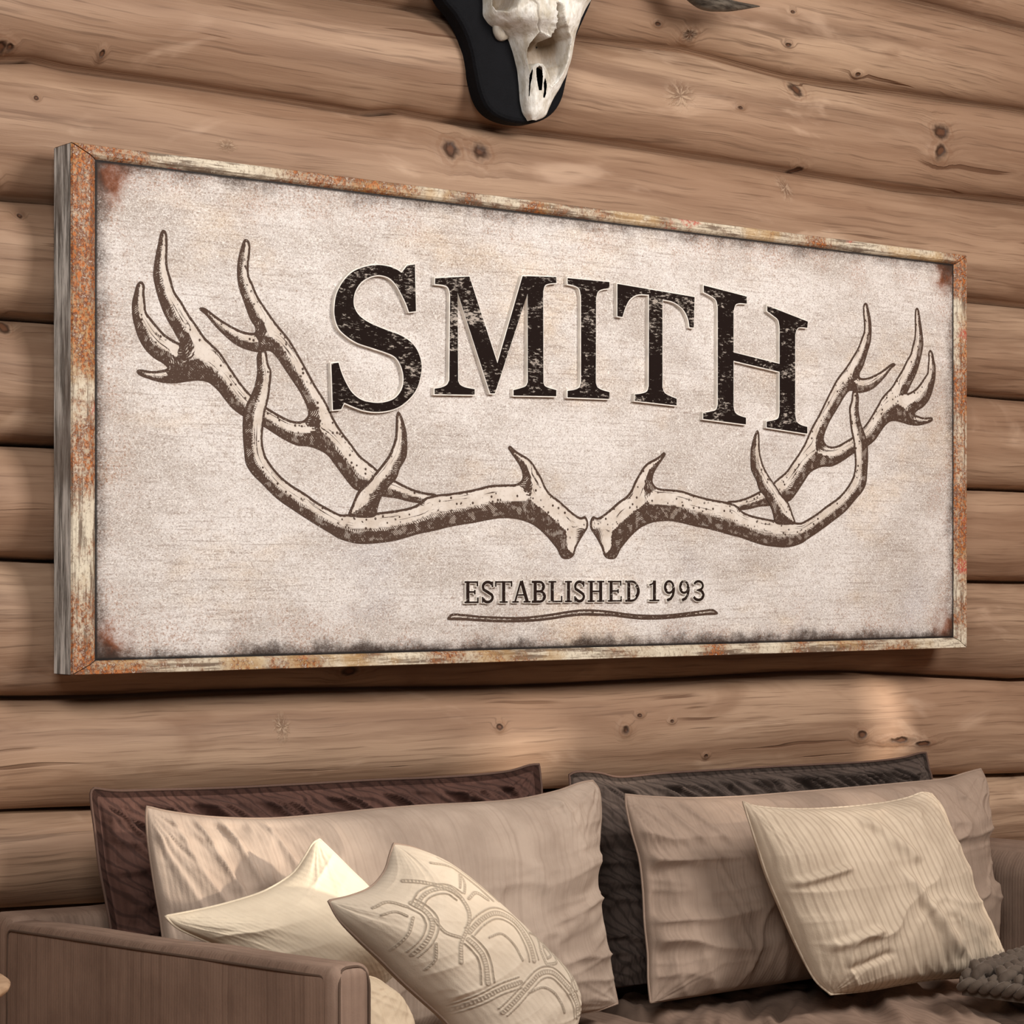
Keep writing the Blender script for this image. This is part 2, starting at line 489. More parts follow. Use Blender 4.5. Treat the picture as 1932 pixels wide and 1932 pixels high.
def fabric(name, col, dark=None, stripe=0, weave=900., sheen=.08, streaks=.25, uvk=(1, 1), shear=0., smix=.4):
    t = NT(name, .85, .12)
    u = t.uv(); U, V, _ = t.sep(u)
    p = t.pos()
    dark = dark or tuple(c * .62 for c in col)
    n = t.noise(t.sc(p, (9, 9, 9)), 1, 4, .6)
    lines = t.noise(t.comb(t.math('MULTIPLY', U, 150 * uvk[0]), t.math('MULTIPLY', V, 3 * uvk[1]), 0), 1, 4, .6)
    c = t.mix(t.ramp(n, .3, .72, 0, .45), col, dark)
    c = t.mix(t.ramp(lines, .45, .72, 0, streaks), c, dark)
    if stripe:
        q = t.math('ADD', t.math('MULTIPLY', t.math('ADD', U, t.math('MULTIPLY', V, shear)), stripe), t.math('MULTIPLY', t.noise(t.sc(u, (9 if shear else 2, 9 if shear else 6, 1)), 1, 2), 4.5 if shear else 1.6))
        st = t.ramp(t.math('SINE', t.math('MULTIPLY', q, 6.2832)), .25, .95)
        c = t.mix(t.math('MULTIPLY', st, smix), c, dark)
    t.color(c)
    wv = t.new('ShaderNodeTexWave'); t.l.new(t.comb(U, V), wv.inputs['Vector']); wv.inputs['Scale'].default_value = weave / 20; wv.inputs['Distortion'].default_value = 1.5
    fz = t.noise(t.sc(p, (420, 420, 420)), 1, 3, .7)
    t.bump(t.math('ADD', t.math('MULTIPLY', wv.outputs['Fac'], .5), fz), .22, .002)
    t.b.inputs['Sheen Weight'].default_value = sheen
    t.b.inputs['Sheen Roughness'].default_value = .4
    t.b.inputs['Sheen Tint'].default_value = (*[min(1, x * 1.6 + .1) for x in col], 1)
    return t.m


# ================================================================== SETTING
def line_px(pts, Y=.03):
    P = on_y(np.array(pts, float), Y)
    return P[:, 0], P[:, 2]


SEAMS = [[(0, 2560), (1932, 2190)], [(0, 2350), (1932, 2050)], [(0, 2140), (1932, 1912)], [(0, 1935), (1932, 1770)], [(0, 1722), (1932, 1622)],
         [(0, 1537), (170, 1531), (700, 1505), (1100, 1490), (1600, 1472), (1932, 1462)],
         [(0, 1315), (300, 1312), (480, 1308), (740, 1297), (960, 1295), (1300, 1283), (1500, 1270), (1640, 1267), (1750, 1272), (1932, 1284)],
         [(0, 1056), (100, 1060), (1932, 1099)], [(0, 834), (1932, 925)], [(0, 600), (1932, 750)], [(0, 370), (100, 376), (1932, 572)],
         [(0, 109), (70, 107), (130, 122), (300, 148), (480, 178), (700, 208), (760, 203), (960, 243), (1200, 272), (1500, 318), (1700, 352), (1932, 376)],
         [(0, -112), (720, 2), (845, 24), (1106, 71), (1300, 92), (1500, 140), (1932, 207)], [(0, -384), (1932, 46)], [(0, -640), (1932, -120)], [(0, -900), (1932, -290)]]


def log_wall():
    xs = np.linspace(-0.7, 4.45, 520)
    zs = []
    for k, s in enumerate(SEAMS):
        X, Z = line_px(s)
        m0 = (Z[-1] - Z[0]) / (X[-1] - X[0])
        zl = np.interp(xs, X, Z)
        m0 = np.clip(m0, -.03, .03)
        zl = np.where(xs < X[0], Z[0] + (xs - X[0]) * m0 * .3, zl); zl = np.where(xs > X[-1], Z[-1] + (xs - X[-1]) * m0 * .3, zl)
        zl = zl + (vn(xs * 3.1, xs * 0 + k, 3) - .5) * .008
        zs.append(zl)
    zs.insert(0, xs * 0 - 0.12)
    zs = np.array(zs)
    nu = 19
    u = np.sin(np.linspace(-1, 1, nu) * math.pi / 2)
    u = .55 * u + .45 * np.linspace(-1, 1, nu)
    rows = []; tone = []
    for k in range(len(zs) - 1):
        a, b = zs[k], zs[k + 1]
        h = (b - a) / 2
        for j in range(nu):
            if k and j == 0: continue
            z = (a + b) / 2 + h * u[j]
            y = .075 * (1 - np.sqrt(1 - (u[j] * .97) ** 2)) + .05 * sstep(.93, 1, abs(u[j]))
            y = y + (fbm(xs * 1.7, z * 6 + k * 9, 5, 3) - .5) * .016 * (1 - abs(u[j]) ** 4) + (vn(xs * .9, xs * 0 + k * 3.3, 8) - .5) * .010
            rows.append(np.stack([xs, np.maximum(y, -.004), z], -1)); tone.append(np.full(len(xs), (k * .618) % 1))
    V = np.array(rows); n = V.shape[0]
    f = grid_faces(n, len(xs))
    return structure(mesh_obj('wall_back', V.reshape(-1, 3), f, log_wood(), attrs={'log_tone': np.array(tone)}))


log_wall()


def floor_mat():
    t = NT('floor_boards', .45, .35)
    p = t.geo(); X, Y, Z = t.sep(p)
    b = t.math('FLOOR', t.math('DIVIDE', Y, .14))
    g = t.noise(t.comb(t.math('MULTIPLY', X, 2), t.math('MULTIPLY', Y, 45), t.math('MULTIPLY', b, 7.1)), 1, 4)
    fr = t.math('FRACT', t.math('DIVIDE', Y, .14))
    gap = t.ramp(t.math('ABSOLUTE', t.math('SUBTRACT', fr, .5)), .48, .495)
    c = t.mix(t.ramp(g, .3, .7), srgb(120, 82, 54), srgb(156, 112, 78))
    t.color(t.mix(gap, c, srgb(40, 26, 18)))
    return t.m


b = MB(); b.add([(-.7, -6.4, 0), (4.6, -6.4, 0), (4.6, .1, 0), (-.7, .1, 0), (-.7, -6.4, -.1), (4.6, -6.4, -.1), (4.6, .1, -.1), (-.7, .1, -.1)],
                [(0, 1, 2, 3), (7, 6, 5, 4), (0, 4, 5, 1), (1, 5, 6, 2), (2, 6, 7, 3), (3, 7, 4, 0)])
structure(b.build('floor', floor_mat()))

WINS = [(-4.93, -4.30, 1.70, 2.00), (-3.27, -2.86, 1.42, 1.72), (-2.84, -2.56, 1.05, 1.42), (-1.80, -1.47, 1.16, 1.42)]  # unseen openings, placed and sized to drop sun patches on logs and cushions


def box(mb, x0, x1, y0, y1, z0, z1):
    mb.add([(x0, y0, z0), (x1, y0, z0), (x1, y1, z0), (x0, y1, z0), (x0, y0, z1), (x1, y0, z1), (x1, y1, z1), (x0, y1, z1)],
           [(3, 2, 1, 0), (4, 5, 6, 7), (0, 1, 5, 4), (1, 2, 6, 5), (2, 3, 7, 6), (3, 0, 4, 7)])


side = plain('side_wall_boards', srgb(150, 112, 84), .7)
b = MB(); ys = [-6.4] + [v for q in WINS for v in q[:2]] + [.0]
for i in range(0, len(ys), 2): box(b, 4.46, 4.58, ys[i], ys[i + 1], 0, 3.8)
for q in WINS: box(b, 4.46, 4.58, q[0], q[1], 0, q[2]); box(b, 4.46, 4.58, q[0], q[1], q[3], 3.8)
structure(b.build('wall_right', side))
for i, q in enumerate(WINS):
    b = MB()
    for y in (q[0], q[1] - .02): box(b, 4.47, 4.56, y, y + .02, q[2], q[3])
    for z in (q[2], q[3] - .02): box(b, 4.47, 4.56, q[0] + .02, q[1] - .02, z, z + .02)
    structure(b.build('window_%d' % (i + 1), side))


# ================================================================== SIGN
YF = -0.076           # front of the frame
YB = -0.018
YP = -0.069           # painted panel, set back inside the frame


def splane(pts, Y=YF):
    P = on_y(np.array(pts, float), Y); return P[:, [0, 2]]


OUT = splane([(135, 268), (1825, 481), (1825, 1222), (135, 1275)])
xa = (OUT[0, 0] + OUT[3, 0]) / 2; xb = (OUT[1, 0] + OUT[2, 0]) / 2; zt = (OUT[0, 1] + OUT[1, 1]) / 2; zb = (OUT[2, 1] + OUT[3, 1]) / 2
INN = splane([(185, 297), (1804, 500), (1804, 1204), (181, 1246)])
xi0, xi1 = (INN[0, 0] + INN[3, 0]) / 2, (INN[1, 0] + INN[2, 0]) / 2
zi1, zi0 = (INN[0, 1] + INN[1, 1]) / 2, (INN[2, 1] + INN[3, 1]) / 2
sign = bpy.data.objects.new('wall_sign', None); COL.objects.link(sign)
sign.location = ((xa + xb) / 2, YB, (zt + zb) / 2)
sign_inv = Vector((-sign.location.x, -sign.location.y, -sign.location.z))
tag(sign, 'wide distressed cream sign with rusty frame, SMITH lettering and antlers, hung on the log wall', 'sign')


def to_sign(o):
    o.parent = sign
    o.matrix_parent_inverse.translation = sign_inv
    return o


b = MB()
b.add([(xi0 - .01, YP, zi0 - .01), (xi1 + .01, YP, zi0 - .01), (xi1 + .01, YP, zi1 + .01), (xi0 - .01, YP, zi1 + .01),
       (xi0 - .01, YB + .002, zi0 - .01), (xi1 + .01, YB + .002, zi0 - .01), (xi1 + .01, YB + .002, zi1 + .01), (xi0 - .01, YB + .002, zi1 + .01)],
      [(0, 1, 2, 3), (7, 6, 5, 4), (0, 4, 5, 1), (1, 5, 6, 2), (2, 6, 7, 3), (3, 7, 4, 0)])
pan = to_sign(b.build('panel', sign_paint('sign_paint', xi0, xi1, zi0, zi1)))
fm_h, fm_v, fm_side = frame_paint(False, .55), frame_paint(True, .95), grey_wood()


def rail(name, o0, o1, i0, i1, mat, label=None):
    """mitred rail: outer edge o0-o1, inner edge i0-i1, bevelled towards the panel; grey wood on the flank"""
    o0, o1, i0, i1 = map(np.array, (o0, o1, i0, i1))
    g = .0012
    dr = (o1 - o0) / np.linalg.norm(o1 - o0)
    o0 = o0 + dr * g; o1 = o1 - dr * g; i0 = i0 + dr * g; i1 = i1 - dr * g
    prof = [(0, YB), (0, YF + .003), (.06, YF), (.72, YF), (.9, YF + .0035), (1, YF + .007), (1, YB)]
    V = []
    for a, c in ((o0, i0), (o1, i1)):
        for s, y in prof:
            q = a + (c - a) * s; V.append((q[0], y, q[1]))
    n = len(prof)
    f = [(k, k + 1, n + k + 1, n + k) for k in range(n - 1)] + [(n - 1, 0, n, 2 * n - 1), tuple(range(n))[::-1], tuple(range(n, 2 * n))]
    bb = MB(); bb.add(V, f)
    o = bb.build(name, None)
    o.data.materials.append(mat); o.data.materials.append(fm_side)
    o.data.polygons[0].material_index = 1
    if label: o['label'] = label
    return to_sign(o)


OO = [(xa, zt), (xb, zt), (xb, zb), (xa, zb)]; II = [(xi0, zi1), (xi1, zi1), (xi1, zi0), (xi0, zi0)]
rail('frame_rail', OO[0], OO[1], II[0], II[1], fm_h)
rail('frame_rail', OO[1], OO[2], II[1], II[2], fm_v)
rail('frame_rail', OO[2], OO[3], II[2], II[3], fm_h)
rail('frame_rail', OO[3], OO[0], II[3], II[0], fm_v, 'widest frame rail, orange rust over worn cream paint, grey wood flank')

# ---- big letters
Z4 = lambda u, v: (600 + u / 2.0125, 480 + v / 2.0125)
C = 1
LET = {
 'S': [(340,42,C),(368,38,C),(372,215,C),(347,218,C),(335,185),(318,150),(298,115),(270,88),(235,78),(200,84),(165,105),(142,140),(135,175),(140,205),(160,235),(200,262),(260,287),(315,308),(355,335),(380,370),(393,415),(390,460),(375,510),(345,550),(305,580),(260,594),(215,597),(170,590),(130,575),(100,562,C),(88,587,C),(58,590,C),(52,414,C),(78,411,C),(88,445),(105,485),(130,525),(165,552),(210,563),(250,562),(290,548),(315,520),(325,490),(325,455),(315,420),(295,390),(260,372),(200,352),(150,335),(110,310),(80,280),(66,240),(64,200),(72,150),(95,105),(130,68),(175,48),(225,40),(270,46),(300,58),(318,70,C)],
 'M': [(446,90,C),(575,84,C),(682,415,C),(778,82,C),(905,86,C),(905,108,C),(880,110),(862,118),(855,140,C),(856,488,C),(862,500),(880,508),(905,515,C),(905,538,C),(744,535,C),(744,515,C),(770,508),(790,500),(798,485,C),(797,145,C),(672,527,C),(655,527,C),(530,140,C),(532,480,C),(540,495),(560,505),(595,512,C),(595,532,C),(444,530,C),(444,510,C),(470,505),(490,495),(500,478,C),(503,150,C),(495,125),(475,115),(446,112,C)],
 'I': [(949,90,C),(1107,105,C),(1107,128,C),(1080,132),(1063,142),(1056,165,C),(1055,488,C),(1062,505),(1080,515),(1107,523,C),(1107,548,C),(949,542,C),(949,518,C),(975,514),(993,505),(1000,485,C),(1000,160,C),(993,130),(975,118),(949,112,C)],
 'T': [(1138,112,C),(1430,162,C),(1427,278,C),(1412,276,C),(1405,240),(1385,205),(1350,180),(1308,170,C),(1308,505,C),(1316,525),(1335,537),(1362,548,C),(1362,573,C),(1204,555,C),(1204,532,C),(1230,528),(1250,520),(1257,500,C),(1258,152,C),(1215,152),(1185,170),(1168,200),(1156,237,C),(1138,234,C)],
 'H': [(1466,118,C),(1628,160,C),(1628,186,C),(1600,185),(1585,192),(1578,215,C),(1578,372,C),(1754,416,C),(1754,272,C),(1748,248),(1730,232),(1707,215,C),(1707,195,C),(1860,255,C),(1858,278,C),(1830,276),(1818,285),(1812,305,C),(1812,610,C),(1818,635),(1835,648),(1858,655,C),(1858,680,C),(1705,656,C),(1705,635,C),(1730,630),(1748,622),(1754,600,C),(1754,445,C),(1578,403,C),(1578,580,C),(1584,600),(1600,612),(1625,620,C),(1625,645,C),(1464,624,C),(1464,602,C),(1490,597),(1512,590),(1519,570,C),(1519,200,C),(1512,172),(1490,155),(1466,143,C)]}


def smooth_outline(pts, n=5):
    """closed outline; straight runs between corners stay straight, the rest is a spline"""
    st = next(i for i, p in enumerate(pts) if len(p) == 3)
    pts = pts[st:] + pts[:st] + [pts[st]]
    out = []; run = [pts[0][:2]]
    for p in pts[1:]:
        run.append(p[:2])
        if len(p) == 3:
            c = catmull(run, n) if len(run) > 2 else np.array(run)
            out += [tuple(q) for q in c[:-1]]; run = [p[:2]]
    return np.array(out)


def area2(P):
    return float(np.sum(P[:, 0] * np.roll(P[:, 1], -1) - np.roll(P[:, 0], -1) * P[:, 1]))


def offset(P, r):
    """outset of a closed outline by r (mitre limited)"""
    if area2(P) < 0: P = P[::-1]
    a = P - np.roll(P, 1, 0); c = np.roll(P, -1, 0) - P
    na = np.stack([a[:, 1], -a[:, 0]], -1); nc = np.stack([c[:, 1], -c[:, 0]], -1)
    na /= np.linalg.norm(na, axis=1)[:, None] + 1e-12; nc /= np.linalg.norm(nc, axis=1)[:, None] + 1e-12
    m = na + nc; k = np.maximum(np.sum(m * m, 1), .5)
    return P + m * (2 * r / k)[:, None]


m_letter = ink('letter_ink', srgb(30, 21, 18), .575)
m_rim = plain('letter_rim', srgb(226, 218, 208), .6)
YL = YP - .0085
for ch, pts in LET.items():
    o2 = smooth_outline(pts)
    px = np.stack(Z4(o2[:, 0], o2[:, 1]), -1)
    P = splane(px, YL)
    bb = MB(); bb.prism([tuple(q) for q in P], YL, YL + .0018)
    let = to_sign(bb.build('letter', m_letter)); let['label'] = 'raised black letter %s with scuffed face' % ch
    P2 = offset(P, .0021)
    bb = MB(); bb.prism([tuple(q) for q in P2], YL + .0009, YP + .0005)
    rim = bb.build('letter_rim', m_rim); rim.parent = let; rim['label'] = 'pale rim'

# ---- small lettering: strokes with slab serifs, in a box 0..1 wide, 0 (top)..1 (bottom)
def arc(cx, cy, rx, ry, a0, a1, n=14):
    a = np.radians(np.linspace(a0, a1, n)); return [(cx + rx * math.cos(q), cy + ry * math.sin(q)) for q in a]


TK, TN = .2, .085       # thick and thin strokes, as fractions of cap height 1
# each glyph: list of (points, thickness); x is a fraction of the glyph width
GL = {
 'E': [([(.25, 0), (.25, 1)], TK), ([(.02, .045), (.93, .045)], TN), ([(.02, .955), (.98, .955)], TN), ([(.25, .49), (.75, .49)], TN), ([(.92, 0), (.92, .24)], TN), ([(.95, .74), (.95, 1)], TN), ([(.74, .4), (.74, .6)], TN)],
 'S': [(arc(.5, .27, .38, .225, -30, -180, 10) + [(.16, .38), (.5, .5), (.82, .63)] + arc(.5, .725, .38, .23, 0, 160, 10), .15), ([(.86, .02), (.86, .28)], TN), ([(.1, .72), (.1, .98)], TN)],
 'T': [([(.5, 0), (.5, 1)], TK), ([(.03, .045), (.97, .045)], TN), ([(.05, 0), (.05, .26)], TN), ([(.95, 0), (.95, .26)], TN), ([(.27, .955), (.73, .955)], TN)],
 'A': [([(.48, 0), (.16, .97)], TN * 1.2), ([(.5, 0), (.82, .97)], TK), ([(.3, .64), (.7, .64)], TN), ([(.02, .955), (.36, .955)], TN), ([(.62, .955), (.99, .955)], TN)],
 'B': [([(.25, 0), (.25, 1)], TK), ([(.02, .045), (.55, .045)] + arc(.55, .265, .28, .22, -90, 90, 10) + [(.25, .485)], TN * 1.5), ([(.25, .485), (.55, .485)] + arc(.57, .72, .33, .235, -90, 90, 10) + [(.02, .955)], TN * 1.5), (arc(.57, .265, .26, .17, -50, 50, 6), TK * .9), (arc(.6, .72, .3, .18, -50, 50, 6), TK * .9)],
 'L': [([(.28, 0), (.28, 1)], TK), ([(.02, .045), (.56, .045)], TN), ([(.02, .955), (.97, .955)], TN), ([(.94, .7), (.94, 1)], TN)],
 'I': [([(.5, 0), (.5, 1)], TK), ([(.02, .045), (.98, .045)], TN), ([(.02, .955), (.98, .955)], TN)],
 'H': [([(.22, 0), (.22, 1)], TK), ([(.78, 0), (.78, 1)], TK), ([(.22, .5), (.78, .5)], TN), ([(.01, .045), (.43, .045)], TN), ([(.57, .045), (.99, .045)], TN), ([(.01, .955), (.43, .955)], TN), ([(.57, .955), (.99, .955)], TN)],
 'D': [([(.25, 0), (.25, 1)], TK), ([(.02, .045), (.45, .045)] + arc(.45, .5, .45, .455, -90, 90, 16) + [(.02, .955)], TN * 1.4), (arc(.47, .5, .42, .36, -50, 50, 8), TK)],
 '1': [([(.52, 0), (.52, 1)], TK), ([(.5, .06), (.3, .17), (.05, .22)], TN), ([(.05, .955), (.98, .955)], TN)],
 '9': [(arc(.47, .32, .36, .28, 0, 360, 24), TN * 1.5), (arc(.45, .32, .31, .2, 120, 240, 8), TK * .7), ([(.86, .32), (.86, .5), (.78, .72), (.6, .88), (.3, .96)], TK * .8)],
 '3': [(arc(.45, .26, .36, .215, -160, 90, 14), TN * 1.6), (arc(.45, .715, .4, .24, -90, 160, 14), TN * 1.8), (arc(.5, .715, .36, .17, -50, 50, 8), TK * .8), ([(.3, .475), (.5, .475)], TN)]}
TXT = [('E', 187, 277), ('S', 295, 375), ('T', 380, 490), ('A', 487, 605), ('B', 610, 702), ('L', 715, 805), ('I', 820, 865), ('S', 876, 948), ('H', 962, 1068), ('E', 1088, 1178), ('D', 1198, 1292),
       ('1', 1348, 1415), ('9', 1440, 1515), ('9', 1535, 1607), ('3', 1625, 1702)]


def stroke_poly(P, w):
    P = np.array(P, float)
    T = np.gradient(P, axis=0); T /= np.linalg.norm(T, axis=1)[:, None] + 1e-12
    N = np.stack([-T[:, 1], T[:, 0]], -1)
    return np.vstack([P + N * w / 2, (P - N * w / 2)[::-1]])


WORDS = [(MB(), MB()), (MB(), MB())]
yl = YP - .006
cnt = 0
for ch, u0, u1 in TXT:
    fac, rim = WORDS[u0 > 1320]
    for pts, w in GL[ch]:
        Q = np.array(pts, float)
        u = u0 + Q[:, 0] * (u1 - u0); tt = (u - 187) / (1702 - 187)
        top, bot = 121 - 5 * tt, 261 - 16 * tt
        v = top + Q[:, 1] * (bot - top)
        P = splane(np.stack([820 + u / 3.331, 1060 + v / 3.331], -1), yl)
        h = .0335
        n = len(P)
        for mb, ex, y0, y1 in ((fac, 0, yl, yl + .0015), (rim, .0024, yl + .0007, YP + .0005)):
            W = w * h + ex
            T = np.gradient(P, axis=0); T /= np.linalg.norm(T, axis=1)[:, None] + 1e-12
            PP = P.copy()
            if ex: PP[0] = P[0] - T[0] * ex / 2; PP[-1] = P[-1] + T[-1] * ex / 2
            N = np.stack([-T[:, 1], T[:, 0]], -1) * W / 2
            e = cnt * 4e-6
            V = []
            for s, y in ((1, y0 + e), (-1, y0 + e), (-1, y1), (1, y1)):
                V.append([(p[0], y, p[1]) for p in PP + N * s])
            V = np.array(V)                                   # 4 x n x 3
            f = []
            for i in range(n - 1):
                for s in range(4):
                    s2 = (s + 1) % 4
                    f.append((s * n + i, s * n + i + 1, s2 * n + i + 1, s2 * n + i))
            f += [(0, n, 2 * n, 3 * n), (n - 1, 4 * n - 1, 3 * n - 1, 2 * n - 1)]
            mb.add(V.reshape(-1, 3), f)
        cnt += 1
m_ins = ink('inscription_ink', srgb(40, 28, 23), .6)
for (fac, rim), wd in zip(WORDS, ('word ESTABLISHED', 'year 1993')):
    ins = to_sign(fac.build('inscription', m_ins)); ins['label'] = 'small dark raised ' + wd
    r = rim.build('inscription_rim', m_rim); r.parent = ins; r['label'] = 'pale rim'

# ---- antlers and the twig
z3 = lambda L: [(230 + u / 3.018, 420 + v / 3.018) for u, v in L]
z5 = lambda L: [(640 + u / 3.864, 760 + v / 3.864) for u, v in L]
AB = z3([(707,92),(728,115),(730,170),(722,240),(724,300),(745,350),(775,420),(820,490),(880,575),(950,660),(1010,760),(1060,850),(1110,940),(1155,1010),(1180,1060),(1215,1130),(1260,1200),(1310,1265),(1360,1330),(1430,1385),(1480,1430),(1560,1470),(1640,1510),(1720,1535),(1790,1548),
         (1800,1600),(1720,1600),(1640,1590),(1560,1570),(1480,1560),(1420,1545),(1370,1535),(1320,1515),(1280,1470),(1220,1390),(1170,1325),(1110,1290),(1060,1275),(1000,1270),(940,1245),(880,1210),(815,1168),(760,1140),(700,1110),(630,1060),(580,1000),(540,950),(490,910),(430,900),(380,905),(300,915),(220,910),(150,890),(100,870),(83,850),(100,835),(170,845),(220,840),(258,828),(230,800),(180,770),(130,720),(95,660),(75,600),(60,540),(57,460),(70,400),(85,350),(110,333),(130,360),(128,400),(135,470),(140,510),(170,550),(210,600),(250,640),(300,672),(332,685),(318,660),(290,610),(250,540),(220,470),(195,390),(178,310),(180,260),(190,190),(205,120),(218,60),(235,40),(255,60),(260,120),(258,200),(262,260),(280,320),(300,390),(340,450),(380,520),(430,590),(470,650),(510,690),(560,740),(600,800),(640,860),(690,930),(740,985),(800,1035),(880,1085),(960,1125),(1020,1130),(1052,1108),(1060,1080),(1045,1030),(1010,960),(970,900),(930,840),(890,780),(850,735),(810,732),(770,738),(700,720),(640,690),(580,640),(530,590),(480,530),(440,495),(450,482),(480,490),(540,535),(600,575),(680,615),(745,628),(760,615),(755,590),(735,560),(710,500),(690,440),(665,370),(655,290),(660,210),(675,150),(690,105)])
AF = z5([(720,668),(800,660),(900,645),(1000,625),(1100,600),(1200,595),(1290,590),(1330,560),(1335,520),(1320,470),(1290,420),(1255,370),(1230,330),(1245,312),(1270,335),(1310,365),(1370,400),(1410,440),(1440,490),(1475,550),(1500,610),(1540,665),(1600,710),(1660,765),(1720,815),(1760,835),(1790,825),(1810,860),(1810,910),(1780,960),(1750,1010),(1725,1060),(1710,1110),(1680,1135),(1630,1135),(1605,1105),(1590,1070),(1560,1030),(1500,960),(1430,900),(1360,865),(1280,845),(1180,840),(1080,855),(980,875),(880,890),(780,910),(680,935),(580,955),(480,985),(380,1010),(280,1022),(180,1028),(100,1020),(0,990)]) + \
     z3([(1180,1765),(1080,1705),(980,1640),(880,1570),(800,1490),(740,1430),(705,1370),(695,1290),(688,1200),(690,1100),(705,1040),(735,980),(755,930),(770,850),(768,760),(790,728),(820,732),(832,800),(850,850),(845,920),(835,1000),(815,1080),(805,1160),(800,1240),(815,1320),(850,1380),(900,1440),(960,1490),(1040,1540),(1110,1590),(1180,1630),(1240,1660)]) + \
     z5([(60,812),(130,815),(270,800),(390,785),(500,765),(570,738),(630,690)])
AT = z5([(430,62),(455,100),(475,160),(490,230),(493,300),(490,380),(470,430),(440,480),(420,540),(400,570),(370,600),(330,650),(300,700),(280,760),(268,815),(240,835),(160,838),(90,828),(65,812),(90,750),(110,700),(140,640),(200,585),(260,510),(310,450),(360,380),(390,310),(408,240),(412,150),(415,90)])
XC = float(splane([(1111, 985)], YP)[0, 0])


def print_mesh(polys, mirror, light, step=.0028, lift=.0005):
    """thin raised print: each outline filled with a fine mesh that knows its distance to the outline"""
    VV, FF, A = [], [], {'edge': [], 'along': [], 'flank': [], 'width': []}
    for li, poly in enumerate(polys):
        P = splane(catmull(poly, 5, closed=True), YP)
        if mirror: P[:, 0] = 2 * XC - P[:, 0]
        P = resample(np.vstack([P, P[:1]]), int(np.sum(np.linalg.norm(np.diff(np.vstack([P, P[:1]]), axis=0), axis=1)) / step))[:-1]
        if area2(P) < 0: P = P[::-1]
        n = len(P)
        lo, hi = P.min(0), P.max(0)
        gx, gz = np.meshgrid(np.arange(lo[0], hi[0], step), np.arange(lo[1], hi[1], step))
        gx = gx + (np.arange(gx.shape[0]) % 2)[:, None] * step / 2
        G = np.stack([gx.ravel(), gz.ravel()], -1)
        Q = np.roll(P, -1, 0)
        ins = np.zeros(len(G), bool)
        for a, c in zip(P, Q):
            if a[1] == c[1]: continue
            cross = ((a[1] > G[:, 1]) != (c[1] > G[:, 1])) & (G[:, 0] < (c[0] - a[0]) * (G[:, 1] - a[1]) / (c[1] - a[1]) + a[0])
            ins ^= cross
        G = G[ins]
        def near(G):
            dmin = np.full(len(G), 9.); idx = np.zeros(len(G), int); tt = np.zeros(len(G))
            for i in range(n):
                a = P[i]; e = Q[i] - a
                t = np.clip(((G - a) @ e) / (e @ e), 0, 1)
                d = np.linalg.norm(G - a - t[:, None] * e, axis=1)
                m = d < dmin; dmin[m] = d[m]; idx[m] = i; tt[m] = t[m]
            return dmin, idx, tt
        d, ix, tt = near(G)
        G = G[d > step * .45]
        pts = [Vector(p) for p in np.vstack([P, G])]
        r = delaunay_2d_cdt(pts, [(i, (i + 1) % n) for i in range(n)], [list(range(n))], 1, 1e-7)
        V = np.array([(v.x, v.y) for v in r[0]])
        d, ix, tt = near(V)
        E = Q - P; E = E / np.linalg.norm(E, axis=1)[:, None]
        Nin = np.stack([-E[:, 1], E[:, 0]], -1)
        for _ in range(6): Nin = (Nin + np.roll(Nin, 1, 0) + np.roll(Nin, -1, 0)) / 3
        Nin /= np.linalg.norm(Nin, axis=1)[:, None]
        # local width: inward ray to the opposite side
        Wd = np.full(n, .09)
        for i in range(n):
            o = P[i] + Nin[i] * 1e-4; D = Nin[i]
            den = D[0] * (Q[:, 1] - P[:, 1]) - D[1] * (Q[:, 0] - P[:, 0])
            den = np.where(np.abs(den) < 1e-12, 1e-12, den)
            w = P - o
            t = (w[:, 0] * (Q[:, 1] - P[:, 1]) - w[:, 1] * (Q[:, 0] - P[:, 0])) / den
            s = (w[:, 0] * D[1] - w[:, 1] * D[0]) / den
            ok = (t > 1e-3) & (s >= 0) & (s <= 1)
            if ok.any(): Wd[i] = min(.09, t[ok].min())
        for _ in range(4): Wd = (Wd + np.roll(Wd, 1) + np.roll(Wd, -1)) / 3
        L = np.array(light if li < 2 or len(polys) < 3 else (-light[0], light[1])); 
        if mirror: L = L * np.array([-1, 1])
        fl = (Nin @ L)
        A['edge'] += list(d); A['along'] += list((ix + tt) * step); A['flank'] += list(fl[ix]); A['width'] += list(np.maximum(Wd[ix], .008) * (1 + 1.3 * np.exp(-((V[:, 0] - XC) / .13) ** 2) * (len(polys) > 1)))
        o = len(VV)
        y = YP - lift * (1 + li)
        VV += [(p[0], y, p[1]) for p in V]
        for fc in r[2]:
            FF.append(tuple(o + i for i in fc))
        # rim down to the panel
        kk = len(VV)
        for p in P: VV.append((p[0], y, p[1])); VV.append((p[0], YP + .0002, p[1]))
        for p in P:
            for q in range(2): A['edge'].append(0); A['along'].append(0); A['flank'].append(1); A['width'].append(.02)
        FF += [(kk + 2 * i, kk + 2 * i + 1, kk + 2 * ((i + 1) % n) + 1, kk + 2 * ((i + 1) % n)) for i in range(n)]
    return VV, FF, A


